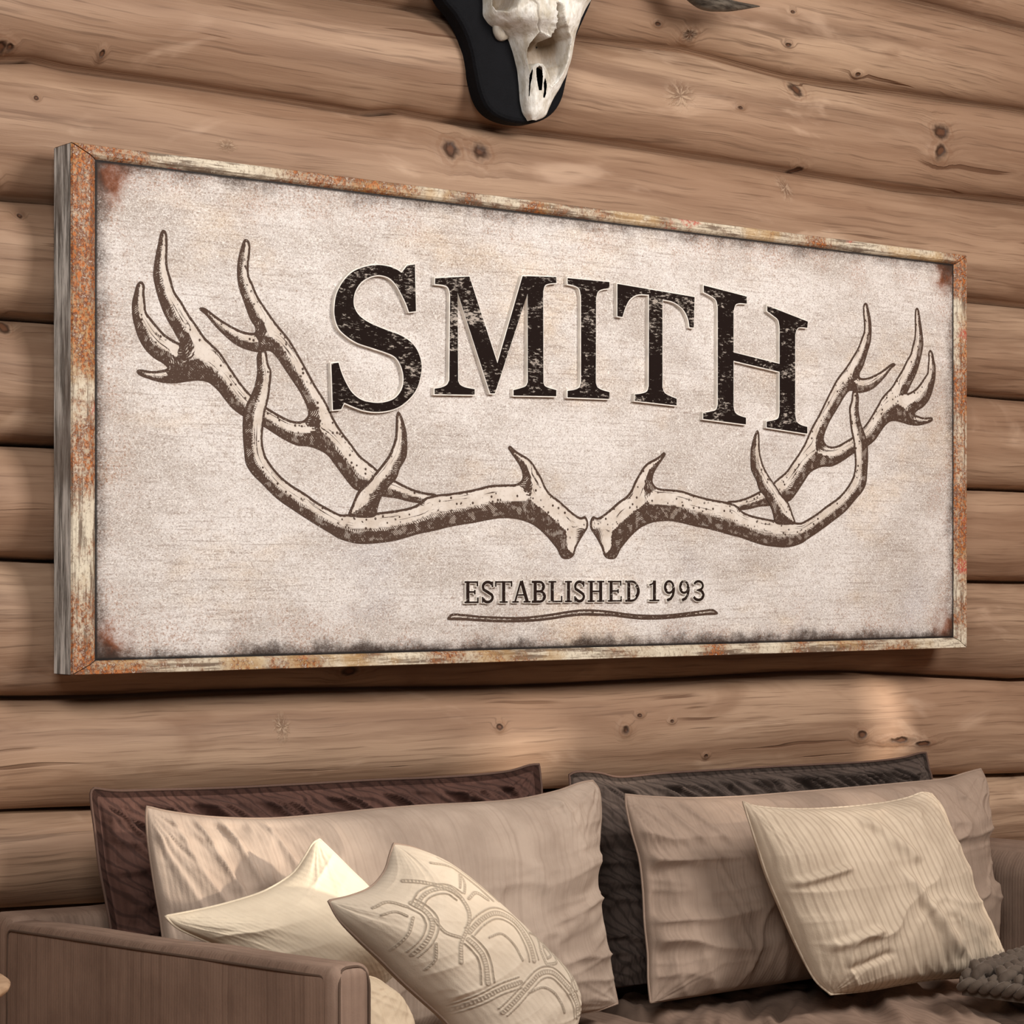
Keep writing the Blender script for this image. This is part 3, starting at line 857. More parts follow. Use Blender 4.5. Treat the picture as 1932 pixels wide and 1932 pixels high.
m_ant = antler_ink()
for mir, nm in ((False, 'brown antler print under the S, tines pointing up and left'), (True, 'brown antler print under the H, tines pointing up and right')):
    V, Fc, A = print_mesh([AB, AF, AT], mir, (.75, .65))
    o = to_sign(mesh_obj('antler_print', V, Fc, m_ant, smooth=False, attrs=A)); o['label'] = nm
z6 = lambda L: [(820 + u / 3.331, 1060 + v / 3.331) for u, v in L]
TW = z6([(80,352),(110,325),(180,328),(280,338),(400,344),(520,346),(620,340),(740,324),(850,306),(940,298),(1030,301),(1120,310),(1200,322),(1290,330),(1400,332),(1500,326),(1600,314),(1690,302),(1745,296),(1778,318),(1770,332),(1700,336),(1600,345),(1500,356),(1400,363),(1300,363),(1210,355),(1120,343),(1030,340),(940,338),(850,345),(740,362),(640,374),(520,380),(400,380),(280,374),(180,368),(90,366)])
V, Fc, A = print_mesh([TW], False, (0., 1.), step=.0015)
o = to_sign(mesh_obj('twig_print', V, Fc, m_ant, smooth=False, attrs=A)); o['label'] = 'thin wavy dark twig under the small lettering'

#PART2
# ================================================================== SKULL MOUNT
z1 = lambda L: [(780 + u / 2.76, v / 2.76) for u, v in L]
skull = bpy.data.objects.new('skull_mount', None); COL.objects.link(skull)
SK0 = on_y(np.array([(1000, 60.)]), -.02)[0]
skull.location = SK0
tag(skull, 'pale horned animal skull mounted on a black plaque above the sign', 'skull')


def to_skull(o):
    o.parent = skull; o.matrix_parent_inverse.translation = Vector([-x for x in SK0]); return o


PLQ = [(840,0),(860,25),(880,60),(893,100),(900,140),(910,180),(925,207),(950,224),(985,232),(1015,230),(1043,216),(1062,190),(1072,150),(1080,110),(1090,70),(1105,35),(1120,0),(1135,-50),(1140,-110),(1125,-170),(1085,-215),(1020,-235),(950,-235),(880,-205),(835,-160),(818,-100),(824,-40)]
P = on_y(catmull(PLQ, 4, closed=True), -.034)[:, [0, 2]]
if area2(P) < 0: P = P[::-1]
bb = MB(); n = len(P)
rings = [(P, -.002), (P, -.027), (offset(P, -.003), -.032), (offset(P, -.008), -.034)]
V = [(q[0], y, q[1]) for R, y in rings for q in R]
f = [(k * n + i, k * n + (i + 1) % n, (k + 1) * n + (i + 1) % n, (k + 1) * n + i) for k in range(3) for i in range(n)]
f += [tuple(range(3 * n, 4 * n)), tuple(range(n))[::-1]]
bb.add(V, f)
plq = to_skull(bb.build('plaque', plain('plaque_black', srgb(14, 14, 17), .8, .12, 300), smooth=False)); plq['label'] = 'black shield shaped plaque'


def in_poly(Q, poly):
    ins = np.zeros(len(Q), bool); p = np.array(poly)
    for a, c in zip(p, np.roll(p, -1, 0)):
        if a[1] == c[1]: continue
        ins ^= ((a[1] > Q[:, 1]) != (c[1] > Q[:, 1])) & (Q[:, 0] < (c[0] - a[0]) * (Q[:, 1] - a[1]) / (c[1] - a[1]) + a[0])
    return ins


def poly_dist(Q, poly, closed=True):
    p = np.array(poly, float); m = np.full(len(Q), 1e9)
    for i in range(len(p) if closed else len(p) - 1):
        a = p[i]; e = p[(i + 1) % len(p)] - a
        t = np.clip(((Q - a) @ e) / (e @ e + 1e-9), 0, 1)
        m = np.minimum(m, np.linalg.norm(Q - a - t[:, None] * e, axis=1))
    return m


LFT = np.array([(985,-215),(955,-200),(935,-170),(925,-130),(912,-90),(905,-55),(915,-25),(918,0),(918,28),(930,45),(948,56),(966,72),(975,98),(983,130),(986,160),(988,190),(993,213),(1003,226)], float)
RGTS = np.array([(1035,-215),(1065,-200),(1090,-170),(1105,-130),(1120,-90),(1125,-55),(1112,-25),(1098,0),(1090,20),(1083,45),(1079,70),(1074,100),(1066,135),(1055,160),(1044,180),(1034,203),(1029,217),(1010,227)], float)
ny, nf = 330, 210
py = np.linspace(-215, 226.5, ny)
xl = np.interp(py, LFT[:, 1], LFT[:, 0]); xr = np.interp(py, RGTS[:, 1], RGTS[:, 0])
ker = np.ones(9) / 9
xl = np.r_[xl[:4], np.convolve(xl, ker, 'valid'), xl[-4:]]; xr = np.r_[xr[:4], np.convolve(xr, ker, 'valid'), xr[-4:]]
YS = -.045
A0 = on_y(np.stack([xl, py], -1), YS); A1 = on_y(np.stack([xr, py], -1), YS)
wid = A1[:, 0] - A0[:, 0]
dr = np.interp(py, [-215, -150, -60, 0, 60, 150, 200, 227], [1.0, 1.25, 1.1, .95, 1.05, .95, .8, .6])
w = wid / (1 + np.sqrt(1 + (.78 * dr) ** 2))
xc = A0[:, 0] + w
ph = np.linspace(math.pi * 1.0, 0, nf)
cx, sx = np.cos(ph), np.sin(ph)
V = np.zeros((ny, nf, 3))
V[..., 0] = xc[:, None] + w[:, None] * np.sign(cx) * np.abs(cx) ** .9
V[..., 1] = YS - (w * dr)[:, None] * sx ** .85 + .012 * (sx < 1e-6)
V[..., 2] = A0[:, 2][:, None] - .0 * sx
Vf = V.reshape(-1, 3)
fade = np.interp(np.repeat(py, nf), [-215, -200, 210, 227], [.3, 1, 1, .8])
Q = to_px(Vf)
OPEN = z1([(652,168),(668,176),(688,186),(710,196),(716,172),(722,176),(731,150),(737,152),(737,124),(747,118),(749,95),(744,88),(747,60),(738,52),(742,22),(738,12),(758,12),(772,22),(776,40),(780,82),(790,100),(794,128),(803,136),(804,165),(818,200),(812,260),(798,330),(775,385),(752,420),(722,452),(708,440),(700,400),(688,362),(668,335),(645,330),(618,345),(603,372),(592,340),(583,300),(586,262),(600,228),(625,198)])
G1 = z1([(612,355),(620,372),(618,410),(610,440),(606,500),(600,505),(601,440),(603,390)])
G2 = z1([(637,352),(652,340),(667,350),(673,400),(671,440),(668,472),(655,474),(647,440),(639,395)])
G3 = z1([(683,402),(692,440),(693,490),(684,512),(675,508),(679,470),(676,430)])
ORB = z1([(408,-20),(408,30),(440,62),(500,66),(545,40),(575,-10),(580,-60),(540,-120),(470,-130),(420,-80)])
ORB2 = [(1070, -20), (1084, -18), (1098, -40), (1098, -70), (1080, -78), (1068, -50)]
front = (V.reshape(ny, nf, 3)[..., 1] < YS - .004).reshape(-1)
ino = in_poly(Q, OPEN) & front; do = poly_dist(Q, OPEN)
pyv = Q[:, 1]
deep = np.interp(pyv, [0, 40, 75, 110, 128, 150], [.030, .060, .068, .052, .026, .006])
push = np.where(ino, deep * sstep(0, 2.2, do) * (.55 + .45 * sstep(0, 16, do)), 0)
rimb = np.where(~ino, .004 * np.exp(-do / 5), 0)
inr = in_poly(Q, ORB) & front; do2 = poly_dist(Q, ORB)
push = push + np.where(inr, .035 * sstep(0, 16, do2), 0)
inr2 = in_poly(Q, ORB2) & front
push = push + np.where(inr2, .02 * sstep(0, 8, poly_dist(Q, ORB2)), 0)
sut = z1([(632, 0), (652, 20), (650, 60), (656, 100), (649, 130), (653, 165)])
push = push + .0035 * np.exp(-(poly_dist(Q, sut, False) / 1.0) ** 2) * (~ino)
sut2 = z1([(430, 60), (500, 100), (560, 60), (620, 10)])
push = push + .004 * np.exp(-(poly_dist(Q, sut2, False) / 5) ** 2)
ridge = z1([(520, 200), (560, 290), (575, 400), (580, 520)])
push = push - .0025 * np.exp(-(poly_dist(Q, ridge, False) / 4) ** 2)
lump = (fbm(Vf[:, 0] * 45, Vf[:, 2] * 30, 2, 4) - .5) * .007 + (fbm(Vf[:, 0] * 160, Vf[:, 2] * 60, 4, 2) - .5) * .002
Vf[:, 1] += (push - rimb * fade + lump * np.repeat(sx[None] ** .5, ny, 0).ravel() * (~ino | True))
Vf[:, 1] = np.minimum(Vf[:, 1], YS + .012)
gap = in_poly(Q, G1) | in_poly(Q, G2) | in_poly(Q, G3)
fc = [q for q in grid_faces(ny, nf) if not (gap[q[0]] and gap[q[2]] and front[q[0]])]
cav = np.where(ino, sstep(0, 3, do) * np.interp(pyv, [40, 95, 130], [1, .95, .55]), 0) + np.where(inr, .8 * sstep(0, 10, do2), 0)  # ochre stain doubling as painted shade in the nose opening and eye socket
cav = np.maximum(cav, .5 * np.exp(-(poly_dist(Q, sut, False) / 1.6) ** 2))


def bone_mat():
    t = NT('bone', .55, .35)
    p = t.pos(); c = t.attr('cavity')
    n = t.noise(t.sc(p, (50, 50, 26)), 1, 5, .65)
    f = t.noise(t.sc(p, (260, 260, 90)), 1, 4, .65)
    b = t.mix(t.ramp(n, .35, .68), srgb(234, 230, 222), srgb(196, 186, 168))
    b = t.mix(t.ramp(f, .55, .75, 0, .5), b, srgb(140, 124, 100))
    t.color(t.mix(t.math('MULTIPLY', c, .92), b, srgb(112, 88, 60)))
    t.bump(t.math('ADD', n, t.math('MULTIPLY', f, .5)), .5, .003)
    return t.m


bone = bone_mat()
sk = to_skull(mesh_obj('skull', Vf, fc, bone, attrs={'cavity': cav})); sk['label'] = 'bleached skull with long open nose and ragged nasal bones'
for i, (a, rr) in enumerate(((-1, 1), (1, 1))):
    pass
# knob of the cheek beside the left edge
ck = on_y(np.array(z1([(438, 150), (455, 185), (490, 195)]), float), -.04)
ck = np.vstack([ck[0] + [0, 0, .02], ck])
V, f = tube(catmull(ck, 6), np.interp(np.linspace(0, 1, 19), [0, .3, .7, 1], [.004, .009, .010, .003])[:len(catmull(ck, 6))], 12)
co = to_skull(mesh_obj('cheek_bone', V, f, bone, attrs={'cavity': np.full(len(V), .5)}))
# horns: one dips back into the picture, its twin is the mirror image
hp = np.array([(1058, -185), (1110, -235), (1190, -215), (1250, -120), (1290, -45), (1325, -2), (1372, 10), (1433, 12)], float)
H = on_y(hp, -.075)
rad = np.array([.038, .037, .034, .029, .024, .0185, .012, .001])
hm = NT('horn', .35, .45); p = hm.pos()
g = hm.noise(hm.sc(p, (25, 25, 160)), 1, 4)
hm.color(hm.mix(hm.ramp(g, .35, .7), srgb(38, 34, 30), srgb(98, 90, 80))); hm.bump(g, .5, .004)
xm = float((xc[10]))
for mir in (0, 1):
    Hc = H.copy()
    if mir: Hc[:, 0] = 2 * xm - Hc[:, 0]
    path = catmull(Hc, 8); rr = np.interp(np.linspace(0, 1, len(path)), np.linspace(0, 1, len(rad)), rad)
    V, f = tube(path, rr, 16)
    to_skull(mesh_obj('horn', V, f, hm.m))['label'] = 'dark curved horn'

# ================================================================== SOFA
SEAT = .487
M_body = fabric('sofa_taupe', srgb(142, 118, 102), dark=srgb(92, 72, 61), streaks=.42, uvk=(.7, .8))
M_pipe = fabric('sofa_piping', srgb(92, 74, 62))
sofa = bpy.data.objects.new('sofa', None); COL.objects.link(sofa); sofa.location = (2.5, -.5, 0)
tag(sofa, 'low taupe fabric sofa with thin piped arms standing against the log wall', 'sofa')


def to_sofa(o):
    o.parent = sofa; o.matrix_parent_inverse.translation = (-2.5, .5, 0); return o


def roundc(pts, r=.012):
    P = np.array(pts, float); out = [P[0]]
    for a, c, e in zip(P[:-2], P[1:-1], P[2:]):
        u, v = a - c, e - c; lu, lv = np.linalg.norm(u), np.linalg.norm(v)
        p, q = c + u / lu * min(r, lu * .4), c + v / lv * min(r, lv * .4)
        out += [p * (1 - t) ** 2 + 2 * c * t * (1 - t) + q * t * t for t in np.linspace(0, 1, 5)]
    out.append(P[-1]); return np.array(out)


def set_uv_box(o):
    me = o.data; l = me.uv_layers.new(name='UVMap')
    for pl in me.polygons:
        n = pl.normal
        for li in pl.loop_indices:
            c = me.vertices[me.loops[li].vertex_index].co
            l.data[li].uv = (c.y, c.z) if abs(n.x) > .6 else ((c.x, c.z) if abs(n.y) > .6 else (c.x, c.y))


def arm_top(p):
    x, y, z = p
    t = (-.1 - y) / .87
    if z > .5: z += .052 * t
    x += (fbm(y * 6, z * 9, 3, 2) - .5) * .006
    z += (vn(y * 9, x * 0, 4) - .5) * .004 if z > .5 else 0
    return (x, y, z)


ar = to_sofa(round_box((1.447, -.972, .1), (1.506, -.09, .688), .016, M_body, 'arm', sub=14, deform=arm_top)); set_uv_box(ar)
# piped seam round the outer face of the arm and round its front
pts = [(1.4475, -.955, .14), (1.4475, -.955, .728)] + [(1.4475, y, .676 + .052 * (-.1 - y) / .87) for y in np.linspace(-.9, -.11, 10)] + [(1.4475, -.1, .14)]
V, f = tube(roundc(pts), .0019, 8); o = mesh_obj('piping', V, f, M_pipe); o.parent = ar
pts = [(1.456, -.971, .14), (1.456, -.971, .722), (1.462, -.967, .738), (1.49, -.967, .738), (1.498, -.971, .722), (1.498, -.971, .14)]
V, f = tube(roundc(pts), .0017, 8); o = mesh_obj('piping', V, f, M_pipe); o.parent = ar
ar2 = to_sofa(round_box((3.425, -.972, .1), (3.60, -.09, .665), .06, M_body, 'arm', sub=14, deform=lambda p: (p[0], p[1], p[2] + (.02 * (-.1 - p[1]) if p[2] > .5 else 0)))); set_uv_box(ar2)
bk = to_sofa(round_box((1.45, -.112, .1), (3.60, -.022, .692), .022, M_body, 'backrest', sub=14, deform=lambda p: (p[0], p[1], p[2] + ((vn(p[0] * 5, 0, 3) - .5) * .01 - .02 * sstep(2.6, 3.5, p[0]) if p[2] > .5 else 0)))); set_uv_box(bk)
bs = to_sofa(round_box((1.506, -.95, .1), (3.425, -.113, .29), .015, M_body, 'base', sub=4)); set_uv_box(bs)
lw = plain('sofa_leg_wood', srgb(70, 48, 34), .5)
for lx in (1.5, 3.52):
    for ly in (-.9, -.12):
        V, f = tube([(lx, ly, .102), (lx, ly, 0.0)], [.024, .017], 14); to_sofa(mesh_obj('leg', V, f, lw))


# ---- seat cushions: soft slabs whose top cloth is pulled into folds
def seat(X0, X1, label, mat, seed, top):
    Y0, Y1 = -.955, -.118
    nu, nv = 170, 120
    s, t = np.meshgrid(np.linspace(0, 1, nu), np.linspace(0, 1, nv), indexing='ij')
    x = X0 + (X1 - X0) * s; y = Y0 + (Y1 - Y0) * t
    e = np.minimum(np.minimum(s * (X1 - X0), (1 - s) * (X1 - X0)), np.minimum(t * (Y1 - Y0), (1 - t) * (Y1 - Y0)))
    dome = np.sqrt(np.clip(1 - (1 - np.clip(e / .045, 0, 1)) ** 2, 0, 1))
    q = fbm(np.hypot(x - X0 + .1, (y - Y1) * .9) * 32 + fbm(x * 3, y * 3, seed, 2) * 5, np.arctan2(y - Y1, x - X0 + .1) * 2.5, seed, 2)
    z = top - .06 + .06 * dome + .012 * np.sin(math.pi * s) * np.sin(math.pi * t) + dome * (q - .5) * .040
    rows = [np.stack([x, y, z], -1).reshape(-1, 3)]
    V = rows[0]; f = grid_faces(nu, nv)
    per = [i * nv for i in range(nu)] + [(nu - 1) * nv + j for j in range(1, nv)] + [i * nv + nv - 1 for i in range(nu - 2, -1, -1)] + [j for j in range(nv - 2, 0, -1)]
    ring = V[per].copy(); ring[:, 2] = .292
    mid = V[per].copy(); c = np.array([(X0 + X1) / 2, (Y0 + Y1) / 2]); 
    o1 = len(V); V = np.vstack([V, ring]); n = len(per)
    f += [(per[(i + 1) % n], per[i], o1 + i, o1 + (i + 1) % n) for i in range(n)]
    f.append(tuple(o1 + i for i in range(n))[::-1])
    uv = V[:, :2].copy()
    return tag(mesh_obj('seat_cushion', V, f, mat, uv=uv), label, 'cushion', None)


seat(1.512, 2.487, 'taupe seat cushion of the sofa, left one, under the embroidered pillow', M_body, 3, SEAT - .034)
seat(2.492, 3.42, 'taupe seat cushion of the sofa, right one, creased, under the striped pillow and knitted throw', M_body, 8, SEAT - .032)


# ---- loose cushions
def coons(T, B, L, R, s, t):
    """T, B run left to right, L, R top to bottom; arrays n x 3; s,t grids"""
    def ev(C, u):
        k = np.linspace(0, 1, len(C)); return np.stack([np.interp(u, k, C[:, i]) for i in range(3)], -1)
    S, Tt = s[..., None], t[..., None]
    P = (1 - Tt) * ev(T, s) + Tt * ev(B, s) + (1 - S) * ev(L, t) + S * ev(R, t)
    return P - ((1 - S) * (1 - Tt) * T[0] + S * (1 - Tt) * T[-1] + (1 - S) * Tt * B[0] + S * Tt * B[-1])


def cushion(label, cat_mat, top, bottom, left, right, y0, k, m=0.0, x0=2.4, front=.07, back=.05, n=(170, 120), seed=1,
            wl=1.0, wt=1.0, wb=.6, amp=.008, soft=.006, freq=26, expo=.55, pipe_mat=None, group=None, name='cushion', pattern=None, extra=None, piper=.0021, lam=.12, slant=-.6, flange=0.0):
    cur = []
    for C in (top, bottom, left, right):
        c2 = catmull(C, 8) if len(C) > 2 else np.array(C, float)
        cur.append(on_plane(resample(c2, 90), y0, k, m, SEAT, x0))
    for C in cur:
        low = C[:, 2] < SEAT + .004
        C[low, 2] = SEAT + .004; C[low, 1] = y0 + m * (C[low, 0] - x0)
    T, B, L, R = cur
    L[0] = T[0]; L[-1] = B[0]; R[0] = T[-1]; R[-1] = B[-1]
    nu, nv = n
    g = lambda q: .5 - .5 * np.cos(np.linspace(0, 1, q) * math.pi)
    mixg = lambda q: .6 * np.linspace(0, 1, q) + .4 * g(q)
    s, t = np.meshgrid(mixg(nu), mixg(nv), indexing='ij')
    P = coons(T, B, L, R, s, t)
    W = np.linalg.norm(np.diff((T + B) / 2, axis=0), axis=1).sum(); Hh = np.linalg.norm(np.diff((L + R) / 2, axis=0), axis=1).sum()
    nrm = np.cross((T[-1] + B[-1]) / 2 - (T[0] + B[0]) / 2, (T[0] + T[-1]) / 2 - (B[0] + B[-1]) / 2); nrm /= np.linalg.norm(nrm)
    if nrm[1] > 0: nrm = -nrm
    a, b_ = s * W, t * Hh
    fs, ft = np.clip((a - flange) / (W - 2 * flange), 0, 1), np.clip((b_ - flange) / (Hh - 2 * flange), 0, 1)
    prof = ((1 - np.abs(2 * fs - 1) ** 2.6) * (1 - np.abs(2 * ft - 1) ** 2.6)).clip(0) ** expo
    dl, dr_, dt, db = a, W - a, b_, Hh - b_
    rid = lambda v: 1 - np.abs(2 * v - 1)
    warp = (fbm(a * 7, b_ * 7, seed + 50, 2) - .5)
    h = 0
    cv = np.clip(np.minimum(dt, db) / .10, 0, 1); ch = np.clip(np.minimum(dl, dr_) / .10, 0, 1)
    for d, along, wt_, sd in ((dl, b_, wl * cv, 1), (dr_, b_, wl * cv, 2), (dt, a + slant * b_, wt * ch, 3), (db, a - .4 * b_, wb * ch, 4)):
        n1 = rid(vn((along + warp * .05) * freq, d * 3.2 + sd * 9, seed + sd)) ** 1.5
        n2 = rid(vn((along - warp * .04) * freq * 2.1, d * 5 + sd * 5, seed + 10 + sd)) ** 1.5
        d = np.maximum(d - flange, 0); h = h + wt_ * (n1 + .3 * n2 - .55) * np.exp(-d / (lam * (.6 + .9 * vn(along * 5, along * 0, seed + sd)))) * np.clip(d / .012, 0, 1)
    for (ca, cb, sd) in ((0, 0, 21), (W, 0, 22), (0, Hh, 23), (W, Hh, 24)):
        r = np.hypot(a - ca, b_ - cb); th = np.arctan2(b_ - cb, a - ca)
        h = h + .45 * (rid(vn(th * 8 + warp * 2, r * 3, seed + sd)) - .5) * np.exp(-r / .11) * np.clip(r / .02, 0, 1)
    big = fbm((a * .8 + b_ * .55) * 6, (b_ * .8 - a * .3) * 2.2, seed + 31, 3) - .5
    crease = rid(fbm((a * .75 + b_ * .66) * 9 + warp * 3, (b_ * .75 - a * .66) * 2.6, seed + 41, 2)) ** 5
    env = np.clip((np.minimum(np.minimum(dl, dr_), np.minimum(dt, db)) - flange * .8) / .015, 0, 1)
    hf = front * prof + amp * h * env + soft * env * (2 * big) + soft * .8 * env * (crease - .25)
    if extra is not None: hf = hf + extra(s, t, a, b_) * env
    pat = np.zeros_like(hf)
    if pattern is not None:
        pat = pattern(to_px(P).reshape(-1, 2)).reshape(pat.shape) * env
        hf = hf + pat * .0022
    hb = back * prof
    Vf = P + nrm * hf[..., None]; Vb = P - nrm * hb[..., None]
    edge = (s <= 0) | (s >= 1) | (t <= 0) | (t >= 1)
    idx = np.arange(nu * nv).reshape(nu, nv); bidx = idx.copy(); inner = ~edge
    bidx[inner] = nu * nv + np.arange(inner.sum())
    V = np.vstack([Vf.reshape(-1, 3), Vb[inner]])
    f = grid_faces(nu, nv)
    i, j = np.meshgrid(np.arange(nu - 1), np.arange(nv - 1), indexing='ij')
    f2 = np.stack([bidx[i, j], bidx[i, j + 1], bidx[i + 1, j + 1], bidx[i + 1, j]], -1).reshape(-1, 4)
    f = [tuple(q) for q in f] + [tuple(q) for q in f2]
    uv = np.vstack([np.stack([a, b_], -1).reshape(-1, 2), np.stack([a, b_], -1)[inner]])
    pa = np.r_[pat.ravel(), np.zeros(inner.sum())]
    # orientation: front face normals along nrm
    q = f[len(grid_faces(nu, nv)) // 2]; nn = np.cross(V[q[1]] - V[q[0]], V[q[2]] - V[q[0]])
    if nn @ nrm < 0: f = [z[::-1] for z in f]
    o = mesh_obj(name, V, f, cat_mat, uv=uv, attrs={'pattern': pa} if pattern is not None else None)
    tag(o, label, 'cushion', group)
    per = np.vstack([T, R[1:], B[::-1][1:], L[::-1][1:-1]])
    V, f = tube(per, piper, 7, closed=True)
    pp = mesh_obj('piping', V, f, pipe_mat or cat_mat, uv=V[:, [0, 2]]); pp.parent = o
    return o


M_brown = fabric('velvet_brown', srgb(90, 63, 54), dark=srgb(48, 33, 29), sheen=.25, streaks=.4, stripe=42, shear=-1.25, smix=.6)
M_char = fabric('velvet_charcoal', srgb(86, 73, 66), dark=srgb(44, 36, 32), sheen=.25, streaks=.4, stripe=42, shear=-1.25, smix=.6)
M_taupe = fabric('cotton_taupe', srgb(172, 153, 137), dark=srgb(126, 107, 93), streaks=.3)
M_taupe2 = fabric('cotton_taupe_deep', srgb(154, 133, 117), dark=srgb(110, 92, 79), streaks=.3)
M_stripe = fabric('ribbed_beige', srgb(198, 180, 158), dark=srgb(138, 119, 101), stripe=70, streaks=.25)
M_cream = fabric('cotton_cream', srgb(218, 201, 176), dark=srgb(178, 160, 138), streaks=.15)
M_beige = fabric('linen_beige', srgb(196, 176, 150), dark=srgb(160, 140, 116))
M_dpipe = fabric('piping_brown', srgb(96, 74, 64))
M_tpipe = fabric('piping_taupe', srgb(150, 128, 112))

cushion('long dark brown velvet back cushion behind the taupe cushion on the left', M_brown,
        [(178,1487),(220,1492),(300,1490),(420,1487),(560,1480),(700,1472),(820,1467),(900,1462),(960,1455),(998,1444),(1017,1442)],
        [(240,2085),(600,1985),(1005,1893)], [(178,1487),(171,1500),(178,1560),(188,1640),(200,1700),(215,1800),(240,2085)],
        [(1017,1442),(1020,1470),(1022,1510),(1018,1700),(1005,1893)], -.222, .19, front=.06, back=.05, n=(420, 120), seed=3, wl=1.0, wt=1.6, amp=.028, soft=.006, freq=36, flange=.015, lam=.13, slant=-1.3, pipe_mat=M_dpipe)
cushion('long charcoal velvet back cushion behind the taupe cushion on the right', M_char,
        [(1074,1462),(1090,1456),(1130,1458),(1170,1466),(1250,1459),(1350,1453),(1450,1447),(1550,1442),(1640,1437),(1700,1430),(1735,1421),(1747,1420)],
        [(1110,1905),(1450,1845),(1785,1800)], [(1074,1462),(1078,1500),(1095,1600),(1100,1750),(1110,1905)],
        [(1747,1420),(1753,1450),(1760,1480),(1772,1600),(1785,1800)], -.222, .19, front=.06, back=.05, n=(420, 120), seed=8, wl=1.0, wt=1.6, amp=.028, soft=.005, freq=40, flange=.012, lam=.13, slant=-1.2, pipe_mat=M_dpipe)
cushion('long taupe cushion leaning on the dark brown cushion, between the two small pillows and wall', M_taupe,
        [(277,1522),(320,1532),(400,1542),(500,1545),(600,1538),(700,1528),(800,1520),(900,1515),(980,1508),(1050,1493),(1092,1478),(1118,1473)],
        [(330,2165),(700,2030),(1000,1940),(1100,1915),(1165,1893)], [(277,1522),(276,1545),(280,1590),(287,1640),(295,1690),(305,1750),(315,1850),(330,2165)],
        [(1118,1473),(1131,1495),(1132,1540),(1126,1600),(1122,1660),(1128,1710),(1140,1770),(1152,1830),(1165,1893)], -.362, .19, front=.10, back=.055, n=(260, 130), seed=13, wl=1.4, wt=1.2, amp=.017, soft=.009, freq=24, lam=.13, pipe_mat=M_tpipe)
cushion('long taupe cushion behind the striped pillow, in front of the charcoal cushion', M_taupe2,
        [(1180,1499),(1220,1503),(1300,1506),(1400,1503),(1500,1495),(1600,1487),(1700,1478),(1780,1470),(1820,1459),(1850,1451)],
        [(1228,1898),(1400,1880),(1600,1860),(1885,1806)], [(1180,1499),(1182,1525),(1192,1570),(1206,1620),(1213,1680),(1216,1740),(1222,1800),(1223,1850),(1228,1898)],
        [(1850,1451),(1859,1475),(1857,1530),(1862,1600),(1870,1660),(1880,1730),(1885,1806)], -.362, .19, front=.10, back=.055, n=(220, 140), seed=18, wl=1.7, wt=1.0, amp=.014, soft=.008, freq=22, lam=.16, pipe_mat=M_tpipe)


def creases(s, t, a, b_):
    g = lambda x0, y0, x1, y1, w, A: A * np.exp(-((((s - x0) * (y1 - y0) - (t - y0) * (x1 - x0)) / math.hypot(x1 - x0, y1 - y0)) / w) ** 2) * sstep(-.05, .15, ((s - x0) * (x1 - x0) + (t - y0) * (y1 - y0)) / ((x1 - x0) ** 2 + (y1 - y0) ** 2)) * (1 - sstep(.85, 1.05, ((s - x0) * (x1 - x0) + (t - y0) * (y1 - y0)) / ((x1 - x0) ** 2 + (y1 - y0) ** 2)))
    return (g(.45, .08, .62, .35, .035, .010) + g(.5, .38, .66, .88, .03, .010) + g(.52, .55, .6, .95, .02, -.005) + g(.02, .42, .28, .34, .02, .010) + g(.05, .75, .3, .68, .025, .010)
            + g(.3, .05, .55, .22, .03, -.003) + g(.1, .87, .32, .8, .02, -.008) + g(.66, .88, .72, .55, .012, .008))


cushion('square beige pillow with fine vertical stripes in front of the right taupe cushion', M_stripe,
        [(1402,1513),(1430,1522),(1500,1527),(1580,1524),(1660,1516),(1710,1506),(1738,1496),(1757,1498)],
        [(1567,1876),(1640,1868),(1700,1857),(1750,1849),(1820,1843),(1908,1829)], [(1402,1513),(1412,1545),(1427,1590),(1447,1650),(1472,1710),(1502,1780),(1535,1845),(1567,1876)],
        [(1757,1498),(1775,1522),(1790,1570),(1812,1635),(1840,1700),(1870,1762),(1908,1829)], -.56, .24, front=.085, back=.05, seed=25, wl=.9, wt=.6, wb=.8, amp=.008, soft=.008, freq=22, extra=creases, n=(200, 190))
cushion('plain cream pillow with a pointed upper corner, wedged between sofa arm and embroidered pillow', M_cream,
        [(312,1729),(380,1716),(440,1701),(500,1681),(550,1650),(575,1617),(590,1592),(603,1584)],
        [(585,1915),(690,1880),(790,1800)], [(312,1729),(340,1753),(420,1790),(500,1840),(585,1915)],
        [(603,1584),(632,1612),(660,1640),(692,1672),(740,1730),(790,1800)], -.52, .22, m=-.12, x0=1.75, front=.06, back=.045, seed=32, wl=.8, wt=.8, amp=.007, soft=.006, freq=20, n=(150, 150))

